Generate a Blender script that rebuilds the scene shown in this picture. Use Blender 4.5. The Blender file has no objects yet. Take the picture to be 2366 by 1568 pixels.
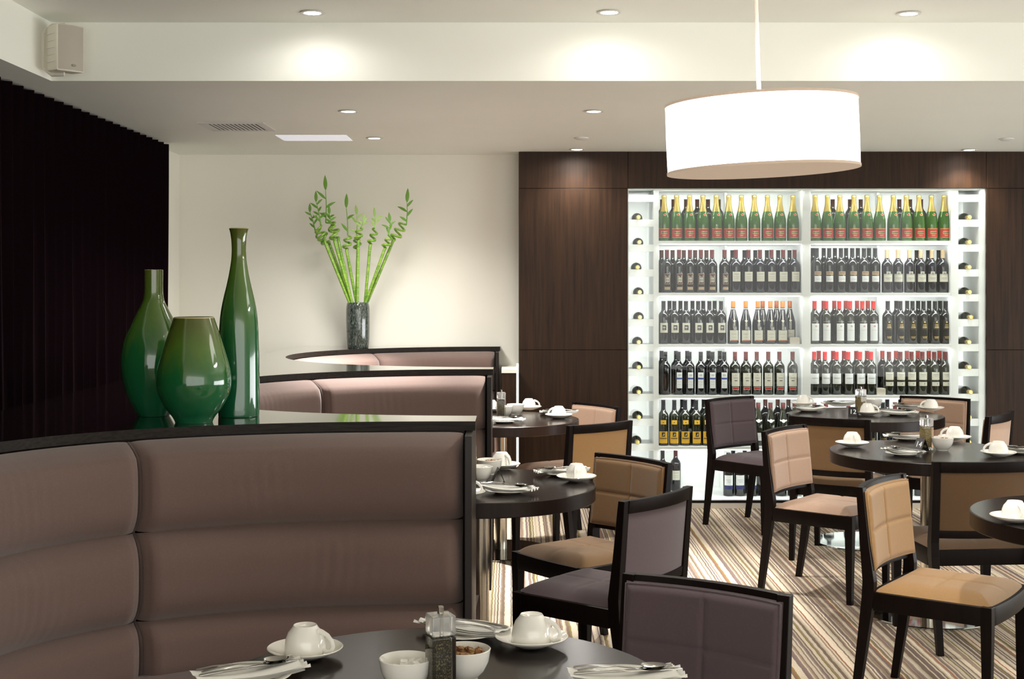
import bpy, bmesh, math, random
from mathutils import Vector, Matrix
R = random.Random(7)
PI = math.pi
scn = bpy.context.scene
COL = scn.collection
FP, HX, HY, HC = 3100.0, 1183.0, 650.0, 1.55      # focal length (px), principal column, horizon row, eye height

def on_plane(px, py, z):
    Y = FP * (HC - z) / (py - HY)
    return ((px - HX) / FP * Y, Y)
def tab(px, py): return on_plane(px, py, 0.76)

# ------------------------------------------------------------------ mesh builder
class MB:
    def __init__(s): s.v = []; s.f = []; s.m = []; s.mi = 0
    def add(s, vs, fs):
        o = len(s.v); s.v += [tuple(p) for p in vs]
        for f in fs: s.f.append([i + o for i in f]); s.m.append(s.mi)
    def box(s, x0, x1, y0, y1, z0, z1):
        s.add([(x0,y0,z0),(x1,y0,z0),(x1,y1,z0),(x0,y1,z0),(x0,y0,z1),(x1,y0,z1),(x1,y1,z1),(x0,y1,z1)],
              [(0,3,2,1),(4,5,6,7),(0,1,5,4),(1,2,6,5),(2,3,7,6),(3,0,4,7)]); return s
    def loft(s, secs, cap=True, closed=True):
        n = len(secs[0]); vs = [p for c in secs for p in c]; fs = []
        for i in range(len(secs) - 1):
            for j in range(n if closed else n - 1):
                a = i*n + j; b = i*n + (j+1) % n
                fs.append((a, b, b + n, a + n))
        if cap and closed:
            fs.append(tuple(range(n))[::-1]); k = (len(secs)-1)*n
            fs.append(tuple(range(k, k+n)))
        s.add(vs, fs); return s
    def lathe(s, prof, seg=24, c=(0,0,0)):
        secs = []
        for r, z in prof:
            r = max(r, 1e-5)
            secs.append([(c[0]+r*math.cos(2*PI*k/seg), c[1]+r*math.sin(2*PI*k/seg), c[2]+z) for k in range(seg)])
        return s.loft(secs)
    def tube(s, pts, rad, seg=8, cap=True, flat=1.0):
        pts = [Vector(p) for p in pts]; secs = []
        up = Vector((0, 0, 1)); prev = None
        for i, p in enumerate(pts):
            d = (pts[min(i+1, len(pts)-1)] - pts[max(i-1, 0)]).normalized()
            if prev is None:
                a = d.cross(up)
                if a.length < 1e-3: a = d.cross(Vector((0, 1, 0)))
            else: a = prev - d * prev.dot(d)
            a.normalize(); b = d.cross(a); prev = a
            r = rad[i] if isinstance(rad, (list, tuple)) else rad
            secs.append([p + a*(r*math.cos(2*PI*k/seg)) + b*(r*flat*math.sin(2*PI*k/seg)) for k in range(seg)])
        return s.loft(secs, cap)
    def grid(s, nu, nv, fn):
        vs = [fn(i/nu, j/nv) for i in range(nu+1) for j in range(nv+1)]
        fs = [(i*(nv+1)+j, (i+1)*(nv+1)+j, (i+1)*(nv+1)+j+1, i*(nv+1)+j+1) for i in range(nu) for j in range(nv)]
        s.add(vs, fs); return s
    def prism(s, poly, z0, z1):
        n = len(poly)
        s.add([(x, y, z0) for x, y in poly] + [(x, y, z1) for x, y in poly],
              [tuple(range(n))[::-1], tuple(range(n, 2*n))] + [(i, (i+1) % n, (i+1) % n + n, i + n) for i in range(n)])
        return s
    def patch(s, r, w, z0, z1, cx=0.0, seg=8):
        """label patch on a bottle of radius r, facing -y, w metres wide, centred cx metres along the arc"""
        a0 = (cx - w/2) / r; a1 = (cx + w/2) / r
        f = lambda u, v: (r*math.sin(a0+(a1-a0)*u), -r*math.cos(a0+(a1-a0)*u), z0+(z1-z0)*v)
        return s.grid(seg, 1, f)
    def xf(s, M):
        s.v = [tuple(M @ Vector(p)) for p in s.v]; return s
    def build(s, name, mats, parent=None, smooth=35, bevel=0, loc=None, seg=2):
        me = bpy.data.meshes.new(name)
        me.from_pydata(s.v, [], s.f)
        if not isinstance(mats, (list, tuple)): mats = [mats]
        for m in mats: me.materials.append(m)
        me.polygons.foreach_set('material_index', s.m)
        bm = bmesh.new(); bm.from_mesh(me)
        bmesh.ops.remove_doubles(bm, verts=bm.verts, dist=1e-6)
        bmesh.ops.recalc_face_normals(bm, faces=bm.faces)
        if bevel:
            es = [e for e in bm.edges if len(e.link_faces) == 2 and e.calc_face_angle(0) > math.radians(40)]
            bmesh.ops.bevel(bm, geom=es, offset=bevel, segments=seg, affect='EDGES', profile=.6, clamp_overlap=True)
        bm.to_mesh(me); bm.free()
        if smooth:
            me.polygons.foreach_set('use_smooth', [True]*len(me.polygons))
            me.set_sharp_from_angle(angle=math.radians(smooth))
        me.update()
        o = bpy.data.objects.new(name, me); COL.objects.link(o)
        if parent: o.parent = parent
        if loc: o.location = loc
        return o

def tag(o, label, cat, group=None):
    o['label'] = label; o['category'] = cat
    if group: o['group'] = group
    return o
def thing(name, label, cat, loc=(0,0,0), rz=0, group=None):
    o = bpy.data.objects.new(name, None); COL.objects.link(o)
    o.empty_display_size = .05
    o.location = loc; o.rotation_euler = (0, 0, rz)
    return tag(o, label, cat, group)
def struct(o): o['kind'] = 'structure'; return o
KIDS = {}
def copy_tree(o, parent=None):
    c = o.copy(); COL.objects.link(c)
    if parent: c.parent = parent
    for ch in o.children: copy_tree(ch, c)
    return c
PROTO = {}
def inst(key, maker, loc, rz, label, cat, group=None):
    if key not in PROTO: o = PROTO[key] = maker()
    else: o = copy_tree(PROTO[key])
    o.location = loc; o.rotation_euler = (0, 0, rz)
    if 'group' in o.keys() and not group: del o['group']
    return tag(o, label, cat, group)
def root(name):
    o = bpy.data.objects.new(name, None); COL.objects.link(o); o.empty_display_size = .05; return o

# ------------------------------------------------------------------ materials
class Mat:
    def __init__(s, name, col=(.5,.5,.5), rough=.5, **kw):
        s.m = bpy.data.materials.new(name); s.m.use_nodes = True
        s.t = s.m.node_tree; s.b = s.t.nodes['Principled BSDF']
        s.b.inputs['Base Color'].default_value = (*col, 1); s.b.inputs['Roughness'].default_value = rough
        for k, v in kw.items():
            s.b.inputs[k.replace('_', ' ')].default_value = (*v, 1) if isinstance(v, tuple) else v
    def n(s, t, **kw):
        x = s.t.nodes.new('ShaderNode' + t)
        for k, v in kw.items():
            if hasattr(x, k): setattr(x, k, v)
            else: x.inputs[k].default_value = v
        return x
    def l(s, a, b): s.t.links.new(a, b)
    def coords(s, scale=(1,1,1), rot=(0,0,0), obj=True):
        tc = s.n('TexCoord'); mp = s.n('Mapping'); mp.inputs['Scale'].default_value = scale; mp.inputs['Rotation'].default_value = rot
        s.l(tc.outputs['Object' if obj else 'Generated'], mp.inputs['Vector']); return mp.outputs['Vector']
    def noise(s, scale, vec, detail=3, rough=.5):
        x = s.n('TexNoise'); x.inputs['Scale'].default_value = scale; x.inputs['Detail'].default_value = detail
        x.inputs['Roughness'].default_value = rough; s.l(vec, x.inputs['Vector']); return x.outputs['Fac']
    def ramp(s, fac, stops, interp='LINEAR'):
        x = s.n('ValToRGB'); e = x.color_ramp.elements; x.color_ramp.interpolation = interp
        e[0].position, e[0].color = stops[0][0], (*stops[0][1], 1); e[1].position, e[1].color = stops[1][0], (*stops[1][1], 1)
        for p, c in stops[2:]: k = e.new(p); k.color = (*c, 1)
        s.l(fac, x.inputs['Fac']); return x.outputs['Color']
    def bump(s, h, strength=.3, dist=.002):
        x = s.n('Bump'); x.inputs['Strength'].default_value = strength; x.inputs['Distance'].default_value = dist
        s.l(h, x.inputs['Height']); s.l(x.outputs['Normal'], s.b.inputs['Normal'])

def mul(c, k): return tuple(min(1, x*k) for x in c)
def paint(name, col, rough=.6):
    a = Mat(name, col, rough); v = a.coords()
    n = a.noise(1.5, v, 2); a.l(a.ramp(n, [(0, mul(col, .97)), (1, mul(col, 1.03))]), a.b.inputs['Base Color'])
    a.bump(a.noise(220, v, 2), .05, .001); return a.m
def wood(name, c0, c1, rough=.35, scale=(40, 40, 2.2), bump=.12, coat=0.0, spec=.5):
    a = Mat(name, c0, rough); v = a.coords(scale)
    n = a.noise(1.6, v, 6, .65)
    a.l(a.ramp(n, [(.3, c0), (.72, c1)]), a.b.inputs['Base Color'])
    a.bump(a.noise(4.5, v, 4), bump, .001)
    a.b.inputs['Coat Weight'].default_value = coat; a.b.inputs['Coat Roughness'].default_value = .06; a.b.inputs['Specular IOR Level'].default_value = spec
    return a.m
def fabric(name, col, weave=520, rough=.9, sheen=.25, var=.14):
    a = Mat(name, col, rough)
    v1 = a.coords((weave, weave*.2, weave*.2)); v2 = a.coords((weave*.2, weave*.2, weave))
    n1 = a.noise(1, v1, 2); n2 = a.noise(1, v2, 2)
    mx = a.n('Math', operation='ADD'); a.l(n1, mx.inputs[0]); a.l(n2, mx.inputs[1])
    h = a.n('Math', operation='MULTIPLY'); h.inputs[1].default_value = .3; a.l(mx.outputs[0], h.inputs[0])
    a.l(a.ramp(h.outputs[0], [(.3, mul(col, 1-var*1.6)), (.7, mul(col, 1+var))]), a.b.inputs['Base Color'])
    a.bump(h.outputs[0], .35, .0012)
    a.b.inputs['Sheen Weight'].default_value = sheen; a.b.inputs['Specular IOR Level'].default_value = .2
    return a.m

W = {}
W['wall'] = paint('cream_wall_paint', (.87, .85, .76))
W['ceil'] = paint('ceiling_paint', (.885, .895, .83))
W['white'] = Mat('white_lacquer', (.86, .87, .86), .35).m
W['frame'] = wood('dark_chair_wood', (.004, .0022, .0018), (.008, .0042, .0032), .42, spec=.12)
W['veneer'] = wood('wenge_veneer', (.014, .0065, .003), (.040, .018, .0075), .45, (30, 30, 1.3), .1, spec=.2)
W['table'] = wood('table_top_veneer', (.008, .005, .004), (.021, .012, .009), .20, (2.2, 45, 45), .04, coat=0, spec=.2)
W['rim'] = wood('table_edge_wood', (.008, .004, .003), (.016, .0085, .006), .35, spec=.25)
W['deck'] = wood('counter_veneer', (.009, .006, .0045), (.020, .0135, .0095), .10, (2.0, 50, 50), .03, coat=1.0)
W['decklip'] = wood('counter_edge_veneer', (.006, .0045, .0035), (.026, .020, .016), .5, (4, 50, 90), .3, spec=.15)
W['darkpanel'] = wood('dark_side_panel', (.008, .0045, .0035), (.014, .008, .006), .4, spec=.3)
W['booth'] = fabric('taupe_weave', (.168, .110, .094))
W['boothseam'] = fabric('taupe_seam', (.085, .052, .044))
W['purple'] = fabric('aubergine_weave', (.118, .084, .093))
W['peach'] = fabric('peach_weave', (.52, .345, .245))
W['tan'] = fabric('golden_tan_weave', (.44, .255, .11))
W['shaded_tan'] = fabric('shaded_tan_weave', (.23, .128, .055))  # tan cloth again, darkened in colour for chairs standing in shade
W['china'] = Mat('white_china', (.84, .82, .76), .12, Coat_Weight=.4).m
W['napkin'] = paint('white_linen', (.84, .83, .79), .9)
W['steel'] = Mat('cutlery_steel', (.42, .41, .39), .14, Metallic=1.0).m
W['chrome'] = Mat('brushed_steel', (.62, .57, .48), .22, Metallic=1.0).m
W['mirror'] = Mat('mirror_steel_base', (.60, .62, .60), .06, Metallic=1.0).m
W['black'] = Mat('black_card', (.01, .01, .011), .25).m
W['ink'] = Mat('white_print', (.85, .85, .83), .5).m
W['glassblock'] = Mat('clear_acrylic', (.96, .97, .96), .02, Transmission_Weight=1.0, IOR=1.36).m
W['glasscap'] = Mat('clear_acrylic_cap', (.95, .96, .95), .10, Transmission_Weight=.82, IOR=1.36).m
def speck(name, stops, scale):
    a = Mat(name, (.1,.1,.1), .7); v = a.coords(); x = a.n('TexVoronoi'); x.inputs['Scale'].default_value = scale
    a.l(v, x.inputs['Vector']); a.l(a.ramp(x.outputs['Color'], stops), a.b.inputs['Base Color']); return a.m
W['pepper'] = speck('peppercorns', [(0, (.012,.010,.006)), (.5, (.03,.024,.012)), (.9, (.22,.18,.08))], 420)
W['herb'] = speck('dried_herbs', [(0, (.09,.06,.02)), (.5, (.25,.18,.07)), (.9, (.5,.42,.2))], 420)
W['spice'] = speck('brown_sugar_lumps', [(0, (.10,.03,.01)), (.5, (.28,.11,.03)), (.9, (.5,.36,.12))], 160)
W['sugar'] = paint('white_sugar', (.86, .85, .8), .8)
def mottled():
    a = Mat('mottled_dark_glass', (.03,.04,.035), .08, Coat_Weight=.6); v = a.coords((1,1,.35))
    a.l(a.ramp(a.noise(160, v, 4, .7), [(.42, (.016,.022,.018)), (.62, (.10,.12,.105)), (.8, (.42,.46,.42))]), a.b.inputs['Base Color']); return a.m
W['vaseglass'] = mottled()
def glaze():
    a = Mat('green_glaze', (.02,.2,.07), .08, Coat_Weight=.7, Coat_Roughness=.03)
    tc = a.n('TexCoord'); sp = a.n('SeparateXYZ'); a.l(tc.outputs['Generated'], sp.inputs[0])
    v = a.coords((14, 14, 2.0)); n = a.noise(1.5, v, 5, .6)
    m1 = a.n('Math', operation='MULTIPLY_ADD'); m1.inputs[1].default_value = .45; m1.inputs[2].default_value = -.2; a.l(n, m1.inputs[0])
    ad = a.n('Math', operation='ADD'); a.l(m1.outputs[0], ad.inputs[0]); a.l(sp.outputs['Z'], ad.inputs[1])
    a.l(a.ramp(ad.outputs[0], [(.05, (.008,.10,.042)), (.45, (.012,.105,.030)), (.75, (.07,.14,.018)), (1.0, (.075,.095,.016))]), a.b.inputs['Base Color'])
    return a.m
W['glaze'] = glaze()
W['glazerim'] = Mat('pale_glazed_rim', (.45,.38,.18), .2).m
def stalkm():
    a = Mat('bamboo_green', (.25,.42,.06), .35); v = a.coords(); a.l(a.ramp(a.noise(30, v, 2), [(.3, (.10,.26,.018)), (.7, (.26,.42,.05))]), a.b.inputs['Base Color']); return a.m
W['stalk'] = stalkm()
W['node'] = Mat('bamboo_node', (.42,.50,.20), .5).m
W['leaf'] = Mat('bamboo_leaf', (.16,.36,.04), .45).m
W['leaf2'] = Mat('pale_bamboo_leaf', (.38,.60,.16), .45).m
def curtainm():
    a = Mat('aubergine_velvet', (.0040,.0008,.0018), .9, Sheen_Weight=.02, Specular_IOR_Level=.05)
    a.b.inputs['Sheen Tint'].default_value = (.4,.05,.12,1); return a.m
W['curtain'] = curtainm()
W['spk'] = Mat('cream_plastic', (.74,.70,.60), .4).m
W['grille'] = Mat('beige_grille', (.42,.38,.32), .55).m
W['badge'] = Mat('badge_metal', (.25,.24,.20), .3, Metallic=.8).m
W['vent'] = Mat('vent_white', (.70,.69,.66), .45).m
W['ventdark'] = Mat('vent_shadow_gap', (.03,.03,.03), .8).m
W['bulb'] = Mat('lamp_glow', (1,1,1), .5, Emission_Color=(1,.95,.86), Emission_Strength=4.5).m
W['strip'] = Mat('strip_glow', (.9,.9,.9), .5, Emission_Color=(1,.98,.94), Emission_Strength=.8).m
W['dimglow'] = Mat('bounce_patch_glow', (.8,.8,.8), .5, Emission_Color=(.86,.88,1), Emission_Strength=.12).m  # glow of the added bounced light patch on the ceiling
W['shade'] = Mat('lamp_shade_fabric', (.9,.88,.84), .8, Emission_Color=(1,.96,.90), Emission_Strength=1.3).m
W['glow_face'] = Mat('lamp_diffuser', (.45,.40,.34), .6, Emission_Color=(1,.80,.64), Emission_Strength=.22).m
W['shadetrim'] = Mat('lamp_shade_trim', (.35,.27,.2), .6, Emission_Color=(1,.75,.55), Emission_Strength=.08).m
W['cord'] = Mat('lamp_cord', (.8,.77,.7), .4).m
W['tile'] = paint('pale_plinth', (.56, .51, .43), .4)
def glassm():
    m = bpy.data.materials.new('cabinet_glass'); m.use_nodes = True; t = m.node_tree; t.nodes.clear()
    o = t.nodes.new('ShaderNodeOutputMaterial'); mx = t.nodes.new('ShaderNodeMixShader')
    tr = t.nodes.new('ShaderNodeBsdfTransparent'); gl = t.nodes.new('ShaderNodeBsdfGlossy'); fr = t.nodes.new('ShaderNodeFresnel')
    gl.inputs['Roughness'].default_value = 0.0; fr.inputs['IOR'].default_value = 1.5
    tr.inputs['Color'].default_value = (.97, .985, .975, 1)
    k = t.nodes.new('ShaderNodeMath'); k.operation = 'MULTIPLY'; k.inputs[1].default_value = .5
    t.links.new(fr.outputs[0], k.inputs[0]); t.links.new(k.outputs[0], mx.inputs[0])
    t.links.new(tr.outputs[0], mx.inputs[1]); t.links.new(gl.outputs[0], mx.inputs[2]); t.links.new(mx.outputs[0], o.inputs[0]); return m
W['glass'] = glassm()
def carpet():
    a = Mat('striped_carpet', (.4,.34,.26), .95, Specular_IOR_Level=.1)
    tc = a.n('TexCoord'); sp = a.n('SeparateXYZ'); a.l(tc.outputs['Object'], sp.inputs[0])
    v = a.coords((2.0, 5.0, 1)); wob = a.noise(3.0, v, 2)
    w = a.n('Math', operation='MULTIPLY_ADD'); w.inputs[1].default_value = .010; a.l(wob, w.inputs[0]); a.l(sp.outputs['X'], w.inputs[2])
    def cells(freq, off):
        m = a.n('Math', operation='MULTIPLY_ADD'); m.inputs[1].default_value = freq; m.inputs[2].default_value = off; a.l(w.outputs[0], m.inputs[0])
        f = a.n('Math', operation='FLOOR'); a.l(m.outputs[0], f.inputs[0])
        wn = a.n('TexWhiteNoise', noise_dimensions='1D'); a.l(f.outputs[0], wn.inputs['W']); return wn.outputs['Value']
    c = a.ramp(cells(140, .3), [(0, (.62,.53,.40)), (.30, (.48,.40,.29)), (.42, (.20,.145,.105)), (.60, (.30,.225,.165)), (.72, (.20,.15,.15)), (.82, (.26,.21,.075)), (.88, (.66,.57,.44)), (.97, (.30,.14,.08))], 'CONSTANT')
    d = a.ramp(cells(31, .7), [(0, (.78,.78,.78)), (1, (1.18,1.16,1.14))])
    mx = a.n('MixRGB', blend_type='MULTIPLY'); mx.inputs[0].default_value = 1; a.l(c, mx.inputs[1]); a.l(d, mx.inputs[2])
    sv = a.coords((260, 90, 1)); nz = a.ramp(a.noise(1, sv, 3), [(.3, (.84,.84,.84)), (.7, (1.1,1.1,1.1))])
    m2 = a.n('MixRGB', blend_type='MULTIPLY'); m2.inputs[0].default_value = 1; a.l(mx.outputs[0], m2.inputs[1]); a.l(nz, m2.inputs[2])
    m3 = a.n('MixRGB', blend_type='MULTIPLY'); m3.inputs[0].default_value = 1; m3.inputs[2].default_value = (.80, .80, .82, 1); a.l(m2.outputs[0], m3.inputs[1]); a.l(m3.outputs[0], a.b.inputs['Base Color']); a.bump(nz, .4, .003); return a.m
W['carpet'] = carpet()

# ------------------------------------------------------------------ setting
ZL, ZU = 2.4375, 2.696
XR = 6.5; YN = -3.5
struct(MB().box(-2.36, XR, YN, 9.95, -.06, 0).build('floor', W['carpet'], smooth=0))
c = MB()
c.box(-2.36, XR, 5.94, 9.95, ZL, ZL+.40)            # lowered ceiling beyond the recess
c.box(-2.36, -2.04, YN, 5.94, ZL, ZL+.40)           # lowered strip along the left wall
c.box(-2.04, XR, YN, 5.94, ZU, ZU+.12)              # raised ceiling
struct(c.build('ceiling', W['ceil'], smooth=0))
struct(MB().box(-2.46, -2.33, YN, 9.45, 0, ZL).build('wall_left', W['wall'], smooth=0))
struct(MB().box(-2.46, .047, 9.39, 9.52, 0, ZL).build('wall_back', W['wall'], smooth=0))
struct(MB().box(XR-.02, XR+.1, YN, 9.95, 0, ZU).build('wall_right', W['wall'], smooth=0))

# curtain
def curtain():
    per = .135; N = 56; sub = 8; top, bot = [], []
    m = MB(); nu = N*sub
    def y(u): return 1.05 + u*(8.6-1.05)
    def prof(u, k):
        ph = (y(u)-8.6)/per; fr = ph - math.floor(ph)
        s = (fr/.82 if fr < .82 else (1-fr)/.18)             # sawtooth pleats that overlap
        amp = .045*(1-.35*k) ; w = .012*math.sin(ph*1.7+3*k) * k
        return -2.20 - amp*s - w
    m.grid(nu, 10, lambda u, v: (prof(u, 1-v), y(u) + .012*math.sin(5*v+u*40)*(1-v), .012 + (ZL-.02)*v))
    o = m.build('curtain', W['curtain'], smooth=60)
    md = o.modifiers.new('thickness', 'SOLIDIFY'); md.thickness = .004
    tag(o, 'dark aubergine pleated floor length curtain covering the left wall', 'curtain')
curtain()

# ------------------------------------------------------------------ booths and counter
def sup(t, a, b, n):
    """half superellipse opening to +x ; t 0 = far right end, .5 = leftmost, 1 = near right end"""
    th = PI/2 + PI*t; cx, sy = math.cos(th), math.sin(th)
    return (-a*abs(cx)**(2/n), math.copysign(b*abs(sy)**(2/n), sy))
def booth_curve(xe, yc, a, b, n, t1=1.0, N=160):
    pts = []
    for i in range(N+1):
        x, y = sup(t1*i/N, a, b, n); pts.append((xe+x, yc+y))
    # resample by arc length
    L = [0]
    for p, q in zip(pts, pts[1:]): L.append(L[-1]+math.hypot(q[0]-p[0], q[1]-p[1]))
    out = []; M = 120; j = 0
    for k in range(M+1):
        s = L[-1]*k/M
        while j < len(L)-2 and L[j+1] < s: j += 1
        f = (s-L[j])/max(1e-9, L[j+1]-L[j]); p, q = pts[j], pts[j+1]
        out.append((p[0]+(q[0]-p[0])*f, p[1]+(q[1]-p[1])*f))
    return out, L[-1]
B1, L1 = booth_curve(-.118, 3.12, 1.45, 1.20, 2.5)
B2, L2 = booth_curve(-.100, 5.695, 1.28, 1.195, 2.2)
B3, L3 = booth_curve(-.083, 8.165, 1.28, 1.115, 2.05)
# the first booth is cut open towards the viewer: keep its far half and the straight left side
B1 = [p for p in B1 if p[1] > 2.9]
B1 = B1 + [(B1[-1][0], 2.9 - .1*k) for k in range(1, 14)]
def resample(pts, M=120):
    L = [0]
    for p, q in zip(pts, pts[1:]): L.append(L[-1]+math.hypot(q[0]-p[0], q[1]-p[1]))
    out = []; j = 0
    for k in range(M+1):
        s = L[-1]*k/M
        while j < len(L)-2 and L[j+1] < s: j += 1
        f = (s-L[j])/max(1e-9, L[j+1]-L[j]); p, q = pts[j], pts[j+1]
        out.append((p[0]+(q[0]-p[0])*f, p[1]+(q[1]-p[1])*f))
    return out, L[-1]
B1, L1 = resample(B1)
ZD = 1.10; TD = .030
poly = [(-.118, 4.32)] + B1[1:] + [(-1.78, B1[-1][1]), (-1.78, 6.2), (-1.72, 7.2), (-1.56, 8.2), (-1.48, 9.12), (-1.46, 9.388), (-.083, 9.388)] \
     + [(-.083, 9.28)] + B3[1:-1] + [(-.083, 7.05), (-.0965, 7.05), (-.0965, 6.89)] + B2[1:-1] + [(-.118, 4.50)]
m = MB(); n = len(poly)
m.add([(x, y, ZD) for x, y in poly], [tuple(range(n))]); m.mi = 0
m.add([(x, y, ZD-TD) for x, y in poly], [tuple(range(n))[::-1]])
m.mi = 1
m.add([(x, y, ZD) for x, y in poly] + [(x, y, ZD-TD) for x, y in poly], [(i, i+n, (i+1) % n + n, (i+1) % n) for i in range(n)])
counter = m.build('counter', [W['deck'], W['decklip']], smooth=20, bevel=0)
tag(counter, 'glossy black wood countertop winding over the backs of the curved booths', 'counter')
MB().box(-1.76, -1.74, 1.6, 9.2, 0, ZD-TD).build('side_panel', W['darkpanel'], counter, smooth=0)

def curve_fns(B, L):
    M = len(B)-1
    def at(s):
        f = max(0, min(1, s/L))*M; i = min(int(f), M-1); f -= i
        p, q = B[i], B[i+1]; x = p[0]+(q[0]-p[0])*f; y = p[1]+(q[1]-p[1])*f
        a = B[max(0, i-2)]; b = B[min(M, i+3)]; tx, ty = b[0]-a[0], b[1]-a[1]; h = math.hypot(tx, ty); tx /= h; ty /= h
        return x, y, -ty, tx      # inward normal (towards the booth)
    return at
def cushion(at, s0, s1, prof, nS=40, endL=False, endR=False, wrinkle=0, seed=0):
    """prof: list of (d, z); bulging tier swept from s0 to s1, pinched at both ends"""
    m = MB(); d0 = min(d for d, z in prof); RR = random.Random(seed)
    cs = RR.uniform(.35, .65)
    def f(u, v):
        uu = u
        # denser columns at the ends
        uu = .5 - .5*math.cos(PI*u)*(.35) - .325*(1-2*u)
        s = s0 + (s1-s0)*uu
        e = min(s-s0, s1-s); w = .055
        k = 1 if e > w else math.sqrt(max(0, 1-(1-e/w)**2))
        i = v*(len(prof)-1); j = min(int(i), len(prof)-2); fr = i-j
        d = prof[j][0]*(1-fr)+prof[j+1][0]*fr; z = prof[j][1]*(1-fr)+prof[j+1][1]*fr
        zm = (prof[0][1]+prof[-1][1])/2
        dd = d*(.58+.42*k) if d > .03 else d
        if wrinkle:
            g = math.exp(-((uu-cs)/.12)**2)
            dd += wrinkle*g*math.sin(s*150+2.5*math.sin(z*11)+seed)*math.sin(PI*v)**.8 
        zz = zm + (z-zm)*(.965+.035*k)
        x, y, nx, ny = at(s)
        return (x+nx*dd, y+ny*dd, zz)
    m.grid(nS, len(prof)*2-2, f)
    return m
def rounded(z0, z1, d0, d1, bulge, n=9, topround=False):
    """profile from z1 down to z0: d0 at seams, swelling to bulge"""
    out = []
    for i in range(n+1):
        t = i/n; z = z1+(z0-z1)*t
        q = (1-abs(2*t-1)**3.4)
        base = d0+(d1-d0)*t
        out.append((base+(bulge-base)*q, z))
    if topround:
        out[0] = (.0, z1); out.insert(1, (.02, z1+.004)); out.insert(2, (.055, z1-.003)); out.insert(3, (.095, z1-.018))
        out = out[:4] + [p for p in out[4:] if p[1] < z1-.03]
    return out
T1 = rounded(.800, 1.064, .09, .092, .150, 14, True)
T2 = rounded(.536, .800, .092, .10, .158, 14)
T3 = rounded(.355, .536, .10, .14, .160, 10)
def booth(B, L, seams, xe, zlabel, rend=True):
    at = curve_fns(B, L)
    r = thing('banquette', zlabel, 'booth seat', (0, 0, 0), 0, None)
    # wall behind the cushions
    w = MB(); sb = lambda u: .036+u*(L-.072)
    w.grid(100, 1, lambda u, v: (at(sb(u))[0]-at(sb(u))[2]*.02, at(sb(u))[1]-at(sb(u))[3]*.02, v*(ZD-TD-.001)))
    w.build('back_board', W['darkpanel'], r)
    ss = [.035]+seams+[L-.035]
    for i in range(len(ss)-1):
        a, b = ss[i], ss[i+1]
        g = .006
        for j, (T, wr) in enumerate(((T1, .0006), (T2, .0011), (T3, .0))):
            cushion(at, a+g/2, b-g/2, T, 110 if b-a > .5 else 30, wrinkle=wr if i < 2 else 0, seed=i*7+j).build('back_cushion', W['booth'], r, smooth=60)
        if i:   # piping in the vertical seam
            x, y, nx, ny = at(a)
            MB().tube([(x+nx*(d-.038), y+ny*(d-.038), z) for d, z in T1[2:]+T2+T3], .006, 6).build('seam_piping', W['boothseam'], r)
    # seat
    prof = [(.12, .385), (.30, .39), (.46, .39), (.53, .375), (.555, .34), (.55, .28), (.52, .275)]
    s = MB(); k = len(prof)-1
    def f(u, v):
        ii = v*k; j = min(int(ii+1e-9), k-1); fr = ii-j
        d = prof[j][0]*(1-fr)+prof[j+1][0]*fr; z = prof[j][1]*(1-fr)+prof[j+1][1]*fr
        x, y, nx, ny = at(.035+u*(L-.07)); return (x+nx*d, y+ny*d, z)
    s.grid(90, k, f)
    s.build('seat', W['booth'], r, smooth=60)
    b = MB(); b.grid(90, 1, lambda u, v: (at(sb(u))[0]+at(sb(u))[2]*.47, at(sb(u))[1]+at(sb(u))[3]*.47, v*.29)); b.build('plinth', W['darkpanel'], r)
    return r
SE = lambda first, L, d: [first + d*i for i in range(20) if first + d*i < L-.5]
booth(B1, L1, [1.10, 2.1], -.118, 'nearest curved taupe booth with channelled back cushions, in front of the green vases')
booth(B2, L2, [.96, 1.9, 2.85], -.10, 'middle curved taupe booth, between the green vases and the dark bamboo vase')
booth(B3, L3, [.92, 1.75, 2.6], -.083, 'farthest curved booth below the bamboo vase, against the cream back wall')
# end panels closing the dividers
def endp(x1, y0, y1, lab):
    m = MB(); m.box(x1-.022, x1, y0, y1, 0, ZD-TD-.001)
    tag(m.build('end_panel', W['darkpanel'], smooth=0, bevel=.0015), lab, 'panel')
endp(-.125, 4.165, 4.66, 'narrow dark wood end panel beside the nearest booth back')
endp(-.104, 6.735, 7.20, 'narrow dark wood end panel beside the middle booth back')
endp(-.090, 9.125, 9.386, 'narrow dark wood end panel of the farthest booth, by the back wall')
t = thing('side_cabinet', 'low dark wood cupboard with pale top between farthest booth and wine wall', 'cupboard', (0,0,0))
MB().box(-.068, .026, 8.95, 9.386, 0, .94).build('body', W['veneer'], t, smooth=0)
MB().box(-.070, .030, 8.94, 9.388, .94, .965).build('top', W['wall'], t, smooth=0)

st = thing('glowing_strip', 'thin glowing vertical strip between low cupboard and dark wine wall panelling', 'light', (.038, 9.22, 0))  # plain emissive strip set in the gap beside the cupboard
MB().box(-.009, .008, 0, .012, .0, .99).build('backing', W['vent'], st, smooth=0)
MB().box(-.0065, .0065, -.002, 0, .005, .985).build('glow_face', W['strip'], st, smooth=0)
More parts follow.
